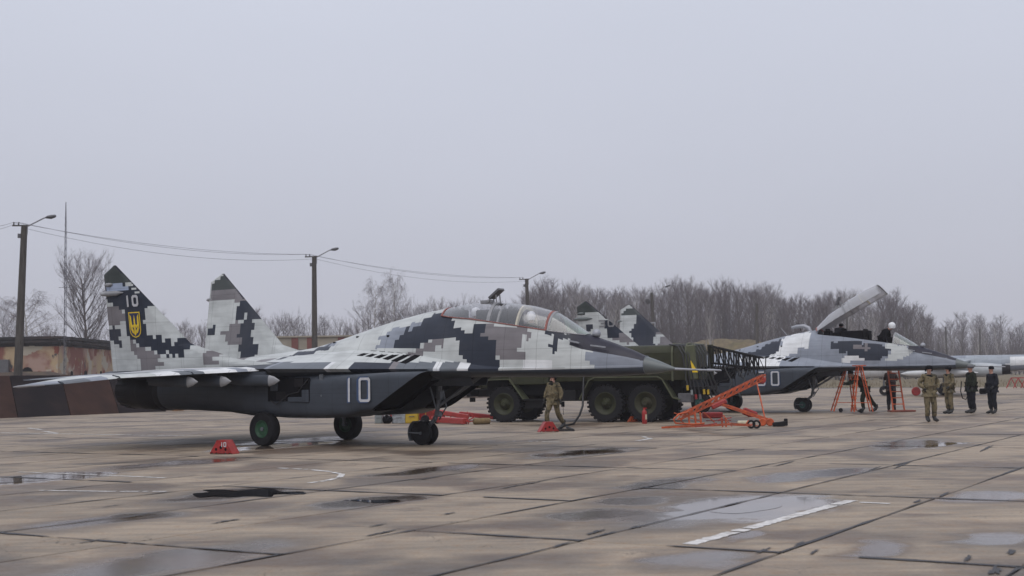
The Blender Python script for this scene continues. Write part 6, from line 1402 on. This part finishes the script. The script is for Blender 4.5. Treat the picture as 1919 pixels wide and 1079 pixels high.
def person(label, loc, rz, H, jacket, trousers, hat='beanie', pose=None, collar=True, gloves=True, coat=True, scale_w=1.0, boots=None, legs=True, group=None, head_yaw=0):
    J = dict(BASE); J.update(pose or {}); root = thing('person', label, 'person', loc, rz, group); root.scale = (H/1.76*scale_w, H/1.76*scale_w, H/1.76)
    body = skin_mesh('body', J, BONES, RAD); 
    for m in (M['skin'], M['boot'], M[trousers]): body.materials.append(m)
    hz_ = Vector(J['neck']); feet = [Vector(J['toL']), Vector(J['toR']), Vector(J['anL']), Vector(J['anR'])]; hands = [Vector(J['haL']), Vector(J['haR'])]
    for p in body.polygons:
        c = p.center; p.material_index = 2
        if (c - Vector(J['head'])).length < .17 or (c - hz_).length < .07 or min((c - h).length for h in hands) < .085: p.material_index = 1 if gloves and min((c - h).length for h in hands) < .12 else 0
        if min((c - f).length for f in feet) < .10: p.material_index = 1
    # face features and fingers joined to the body
    bm = bmesh.new(); bm.from_mesh(body); hd = Vector(J['head']); cy, sy_ = cos(head_yaw), sin(head_yaw)
    def F(x, y, z): return hd + Vector((x*cy - y*sy_, x*sy_ + y*cy, z))
    def blob(c, sx, sy, sz, mi):
        r = bmesh.ops.create_uvsphere(bm, u_segments=8, v_segments=6, radius=1.0)
        for v in r['verts']: v.co = c + Vector(((v.co.x*sx)*cy - (v.co.y*sy)*sy_, (v.co.x*sx)*sy_ + (v.co.y*sy)*cy, v.co.z*sz))
        for f in {f for v in r['verts'] for f in v.link_faces}: f.material_index = mi; f.smooth = True
    blob(F(0,-.098,-.02), .014, .022, .022, 0); blob(F(.03,-.086,.005), .012, .008, .007, 1); blob(F(-.03,-.086,.005), .012, .008, .007, 1); blob(F(0,-.090,-.055), .022, .008, .006, 1)
    blob(F(.078,.0,-.005), .012, .02, .03, 0); blob(F(-.078,.0,-.005), .012, .02, .03, 0)
    for s, k in (('L',1),('R',-1)):
        h, w = Vector(J['ha'+s]), Vector(J['wr'+s]); d = (h - w).normalized(); sd = d.cross(Vector((0,1,0))); sd = sd.normalized() if sd.length > .1 else Vector((0,0,1)); fw = sd.cross(d).normalized()
        for i in range(5):
            if i < 4: a = h + sd*(.026 - .0175*i) + d*.0; L = (.068,.078,.074,.058)[i]; pts = [a, a + d*L*.55 + fw*.006, a + d*L*.85 + fw*.030]
            else: a = h - d*.035 + sd*.034; pts = [a, a + sd*.016 + d*.03, a + sd*.012 + d*.055 + fw*.01]
            mb = MB().tube(pts, [.0095,.009,.007], 6); vs = [bm.verts.new(p) for p in mb.v]
            for f in mb.f:
                try: nf = bm.faces.new([vs[q] for q in f]); nf.material_index = 1 if gloves else 0; nf.smooth = True
                except ValueError: pass
    bm.to_mesh(body); bm.free(); link('body', body, root)
    # jacket over torso and arms
    tj = ['pelvis','waist','chest','upchest','neck','shL','elL','wrL','shR','elR','wrR']; JJ = {k: J[k] for k in tj}; pv = Vector(J['pelvis']); JJ['hem'] = tuple(pv - Vector((0,0,.16 if coat else .04)))
    RJ = dict(pelvis=(.205,.155), waist=(.20,.155), chest=(.205,.155), upchest=(.155,.12), neck=.075, shL=.095, elL=.078, wrL=.062, shR=.095, elR=.078, wrR=.062, hem=(.20,.155))
    jm = skin_mesh('jacket', JJ, [('pelvis','hem'),('pelvis','waist'),('waist','chest'),('chest','upchest'),('upchest','neck')] + [p for s in 'LR' for p in (('upchest','sh'+s),('sh'+s,'el'+s),('el'+s,'wr'+s))], RJ); 
    r_ = random.Random(len(label))
    for v in jm.vertices:
        n = mnoise.noise(v.co*9 + Vector((r_.random()*0 + len(label),0,0))); v.co += v.normal * n*.022
    jm.materials.append(M[jacket]); link('jacket', jm, root)
    if legs:
        TJ = {k: J[k] for k in ('pelvis','hiL','knL','anL','hiR','knR','anR')}; TJ['anL'] = tuple(Vector(J['anL']) + Vector((0,0,.05))); TJ['anR'] = tuple(Vector(J['anR']) + Vector((0,0,.05)))
        tm = skin_mesh('trousers', TJ, [('pelvis','hiL'),('hiL','knL'),('knL','anL'),('pelvis','hiR'),('hiR','knR'),('knR','anR')], dict(pelvis=(.16,.13), hiL=.122, knL=.09, anL=.078, hiR=.122, knR=.09, anR=.078))
        for v in tm.vertices: v.co += v.normal * mnoise.noise(v.co*8 + Vector((3,len(label),0)))*.02
        tm.materials.append(M[trousers]); link('trousers', tm, root)
        for s in 'LR':
            a, t = Vector(J['an'+s]), Vector(J['to'+s]); d = (t - a); d.z = 0; d.normalize(); b_ = MB(); b_.tube([a + Vector((0,0,.16)), a + Vector((0,0,.06)) - d*.015, a + Vector((0,0,-.02)) + d*.04, t + Vector((0,0,.0)), t + d*.07], [.062,.06,.062,.052,.028], 12); b_.v = [(x, y, max(z, .0)) for x, y, z in b_.v]; part('boot', b_, M['boot'], root, smooth=1)
    if collar:
        nk = Vector(J['upchest']).lerp(Vector(J['neck']), .75); c = MB(); n = 18; rs = []
        for i in range(n+1):
            a = 2*pi*i/n; rc2 = nk + Vector((cos(a)*.098, sin(a)*.088, .012*cos(a*3)+ (.015 if sin(a) > 0 else -.03))); rad2 = .040 + .005*cos(5*a)
            rs.append([rc2 + Vector((cos(a)*cos(b2)*rad2, sin(a)*cos(b2)*rad2, sin(b2)*rad2)) for b2 in [2*pi*k/8 for k in range(8)]])
        c.loft(rs, 0, False); part('fur_collar', c, M['black_cloth'], root, smooth=3)
    hc = Vector(J['head'])
    if hat:
        m = MB()
        if hat == 'helmet': prof = [(.112,-.09),(.128,-.03),(.135,.03),(.122,.085),(.085,.125),(.04,.143),(.001,.148)]
        elif hat == 'beanie': prof = [(.097,-.005),(.103,.02),(.104,.055),(.092,.09),(.06,.115),(.001,.125)]
        else: prof = [(.100,-.01),(.118,.0),(.120,.05),(.112,.075),(.09,.10),(.05,.115),(.001,.12)]
        m.lathe(prof, hc + Vector((0,.008,.01)), (0,.06,1), 18); ho_ = part('helmet' if hat == 'helmet' else 'hat', m, M['helmet'] if hat == 'helmet' else (M['black_cloth'] if hat != 'greyhat' else M['lampgrey']), root, smooth=3)
        if hat == 'fur':
            for sg in (1,-1): q = MB(); q.box(tuple(hc + Vector((sg*.098,.01,-.02))),(.03,.09,.10)); part('ear_flap', q, M['black_cloth'], ho_, bevel=.012)
    return root
def put(px, v, Y=None): g = G(px, v) if Y is None else W(px, v, Y); return (g.x, g.y, 0)
walk = dict(hiR=(-.09,0,.92), knR=(-.13,-.18,.52), anR=(-.17,-.12,.11), toR=(-.19,-.27,.05), knL=(.11,.08,.52), anL=(.13,.36,.13), toL=(.13,.22,.05), elL=(.27,.08,1.18), wrL=(.29,.0,.95), haL=(.30,-.02,.87), elR=(-.26,-.02,1.18), wrR=(-.29,-.10,.96), haR=(-.29,-.13,.88))
p = person('man in tan pixel camouflage walking in front of the truck between its wheels', put(1038,804), radians(-38), 1.62, 'camo_cloth', 'camo_cloth', 'fur', walk, gloves=True)
q = MB(); q.box((.31,-.03,.80),(.10,.06,.17)); q.tube([(.31,-.03,.74),(.33,-.02,.45)], .008, 5); 
bg_ = q.move(Matrix.Translation(p.location) @ Matrix.Rotation(radians(14), 4, 'Z') @ Matrix.Scale(.92, 4)); lone('black_headset', q, M['black_cloth'], 'black headset with a trailing lead in the hand of the walking man', 'headset')
pock = dict(elL=(.30,.06,1.20), wrL=(.205,-.13,1.06), haL=(.17,-.14,1.0), elR=(-.30,.06,1.20), wrR=(-.205,-.13,1.06), haR=(-.17,-.14,1.0), anL=(.13,.03,.10), toL=(.15,-.13,.05), knL=(.12,-.03,.5), knR=(-.10,-.06,.52), anR=(-.11,-.04,.10), toR=(-.13,-.2,.05))
person('man in tan pixel camouflage facing the camera, hands in pockets, right of the ladders', put(1744,790), radians(4), 1.70, 'camo_cloth', 'camo_cloth', 'fur', pock, scale_w=1.05)
side = dict(elL=(.23,.05,1.18), wrL=(.20,-.13,1.02), haL=(.17,-.19,.98), elR=(-.23,.05,1.18), wrR=(-.20,-.13,1.02), haR=(-.17,-.19,.98))
person('man in tan pixel camouflage seen from the side under the farther jet nose', put(1780,775), radians(-72), 1.68, 'camo_cloth', 'camo_cloth', 'fur', side)
person('man in dark green jacket and grey hat standing left of the last man', put(1822,774), radians(-78), 1.72, 'green_cloth', 'navy_cloth', 'greyhat', dict(elL=(.24,.02,1.17), wrL=(.24,-.10,.95), haL=(.24,-.12,.88)), scale_w=1.05)
person('man in dark navy overalls holding a black bag, rightmost of the group', put(1861,775), radians(-66), 1.66, 'navy_cloth', 'navy_cloth', 'beanie', side, collar=False)
g = G(1861,775); q = MB(); q.box((g.x-.36,g.y-.12,.80),(.26,.16,.20)); lone('black_bag', q, M['black_cloth'], 'black bag held in front of the man in navy overalls', 'bag', bevel=.04)
g = G(1806,775); q = MB(); q.tube([(g.x-.03,g.y,1.15),(g.x-.08,g.y,.8),(g.x-.02,g.y,.55),(g.x+.10,g.y,.50),(g.x+.16,g.y,.62),(g.x+.12,g.y,.9)], .018, 6); lone('looped_strap', q, M['black_cloth'], 'black looped strap hanging beside the man in dark green', 'strap', smooth=1)
bend = dict(pelvis=(0,.10,.93), waist=(0,.02,1.04), chest=(0,-.14,1.19), upchest=(0,-.24,1.28), neck=(0,-.32,1.34), jaw=(0,-.40,1.38), head=(0,-.44,1.44), crown=(0,-.46,1.51), shL=(.165,-.24,1.30), elL=(.22,-.42,1.12), wrL=(.15,-.62,1.10), haL=(.12,-.69,1.11), shR=(-.165,-.24,1.30), elR=(-.22,-.40,1.10), wrR=(-.12,-.6,1.05), haR=(-.10,-.67,1.05),
            hiL=(.09,.10,.88), hiR=(-.09,.10,.88), knL=(.10,-.06,.48), anL=(.10,-.02,.10), toL=(.11,-.18,.05), knR=(-.10,.28,.50), anR=(-.10,.52,.12), toR=(-.11,.38,.05))
person('man in dark green overalls bending behind the orange ladders', put(1618,772), radians(-90), 1.80, 'green_cloth', 'green_cloth', 'beanie', bend, collar=False)
person('man in a dark brown jacket standing behind the straight orange ladder', put(1671,769), radians(160), 1.74, 'brown_cloth', 'navy_cloth', 'beanie', dict(elL=(.24,-.10,1.24), wrL=(.18,-.28,1.30), haL=(.16,-.34,1.34), elR=(-.24,-.10,1.22), wrR=(-.18,-.27,1.25), haR=(-.16,-.33,1.28)), collar=False)
def jw(J, x, s, z):
    c, sn = cos(J[2]), sin(J[2]); return (J[0] + x*c - s*sn, J[1] - x*sn - s*c, z)
sit = dict(pelvis=(0,.10,.97), waist=(0,.12,1.10), knL=(.14,-.35,.95), anL=(.13,-.55,.60), toL=(.13,-.68,.62), knR=(-.14,-.35,.95), anR=(-.13,-.55,.60), toR=(-.13,-.68,.62), elL=(.22,-.12,1.2), wrL=(.12,-.32,1.12), haL=(.09,-.38,1.12), elR=(-.22,-.12,1.2), wrR=(-.12,-.32,1.12), haR=(-.09,-.38,1.12))
sit = {k: (v[0], v[1] , v[2]) for k, v in sit.items()}
for (J_, x, z, lab) in ((J1, 6.74, 2.92, 'pilot in a white helmet sitting in the front seat under the closed canopy'), (J1, 5.22, 3.07, 'pilot in a white helmet sitting in the rear seat under the closed canopy')):
    loc = Vector(jw(J_, x, 0, z)); o = person(lab, (loc.x, loc.y, z - 1.66*.86), -J_[2] + pi/2, 1.52, 'green_cloth', 'green_cloth', 'helmet', sit, collar=False, scale_w=.9, group='pilots in the nearer jet')
loc = jw(J2, 7.05, .05, 0); person('pilot in a white helmet leaning forward out of the front cockpit of the farther jet', (loc[0], loc[1], 1.80), -J2[2] + pi/2, 1.75, 'black_cloth', 'black_cloth', 'helmet', dict(pelvis=(0,.18,.90), waist=(0,.14,1.02), chest=(0,.04,1.18), upchest=(0,-.05,1.28), neck=(0,-.13,1.36), jaw=(0,-.21,1.40), head=(0,-.26,1.46), crown=(0,-.28,1.53), shL=(.165,-.05,1.28), elL=(.25,-.05,1.05), wrL=(.25,-.15,.88), haL=(.25,-.2,.84), shR=(-.165,-.05,1.28), elR=(-.25,-.02,1.05), wrR=(-.25,-.10,.88), haR=(-.25,-.15,.84), hiL=(.09,.18,.85), hiR=(-.09,.18,.85)), collar=False)
loc = jw(J2, 5.45, 0, 0); person('crewman in a dark cap sitting in the rear cockpit of the farther jet', (loc[0], loc[1], 3.10 - 1.66*.9), -J2[2] + pi/2, 1.6, 'navy_cloth', 'navy_cloth', 'beanie', sit, collar=False, scale_w=.9)
loc = jw(J2, 4.85, -.9, 0); person('technician in black crouching behind the hinge of the raised canopy', (loc[0], loc[1], 2.05), -J2[2] + pi, 1.6, 'black_cloth', 'black_cloth', 'beanie', dict(bend, **{k: (BASE[k][0], BASE[k][1]-.1, BASE[k][2]-.30) for k in ()}), collar=False)
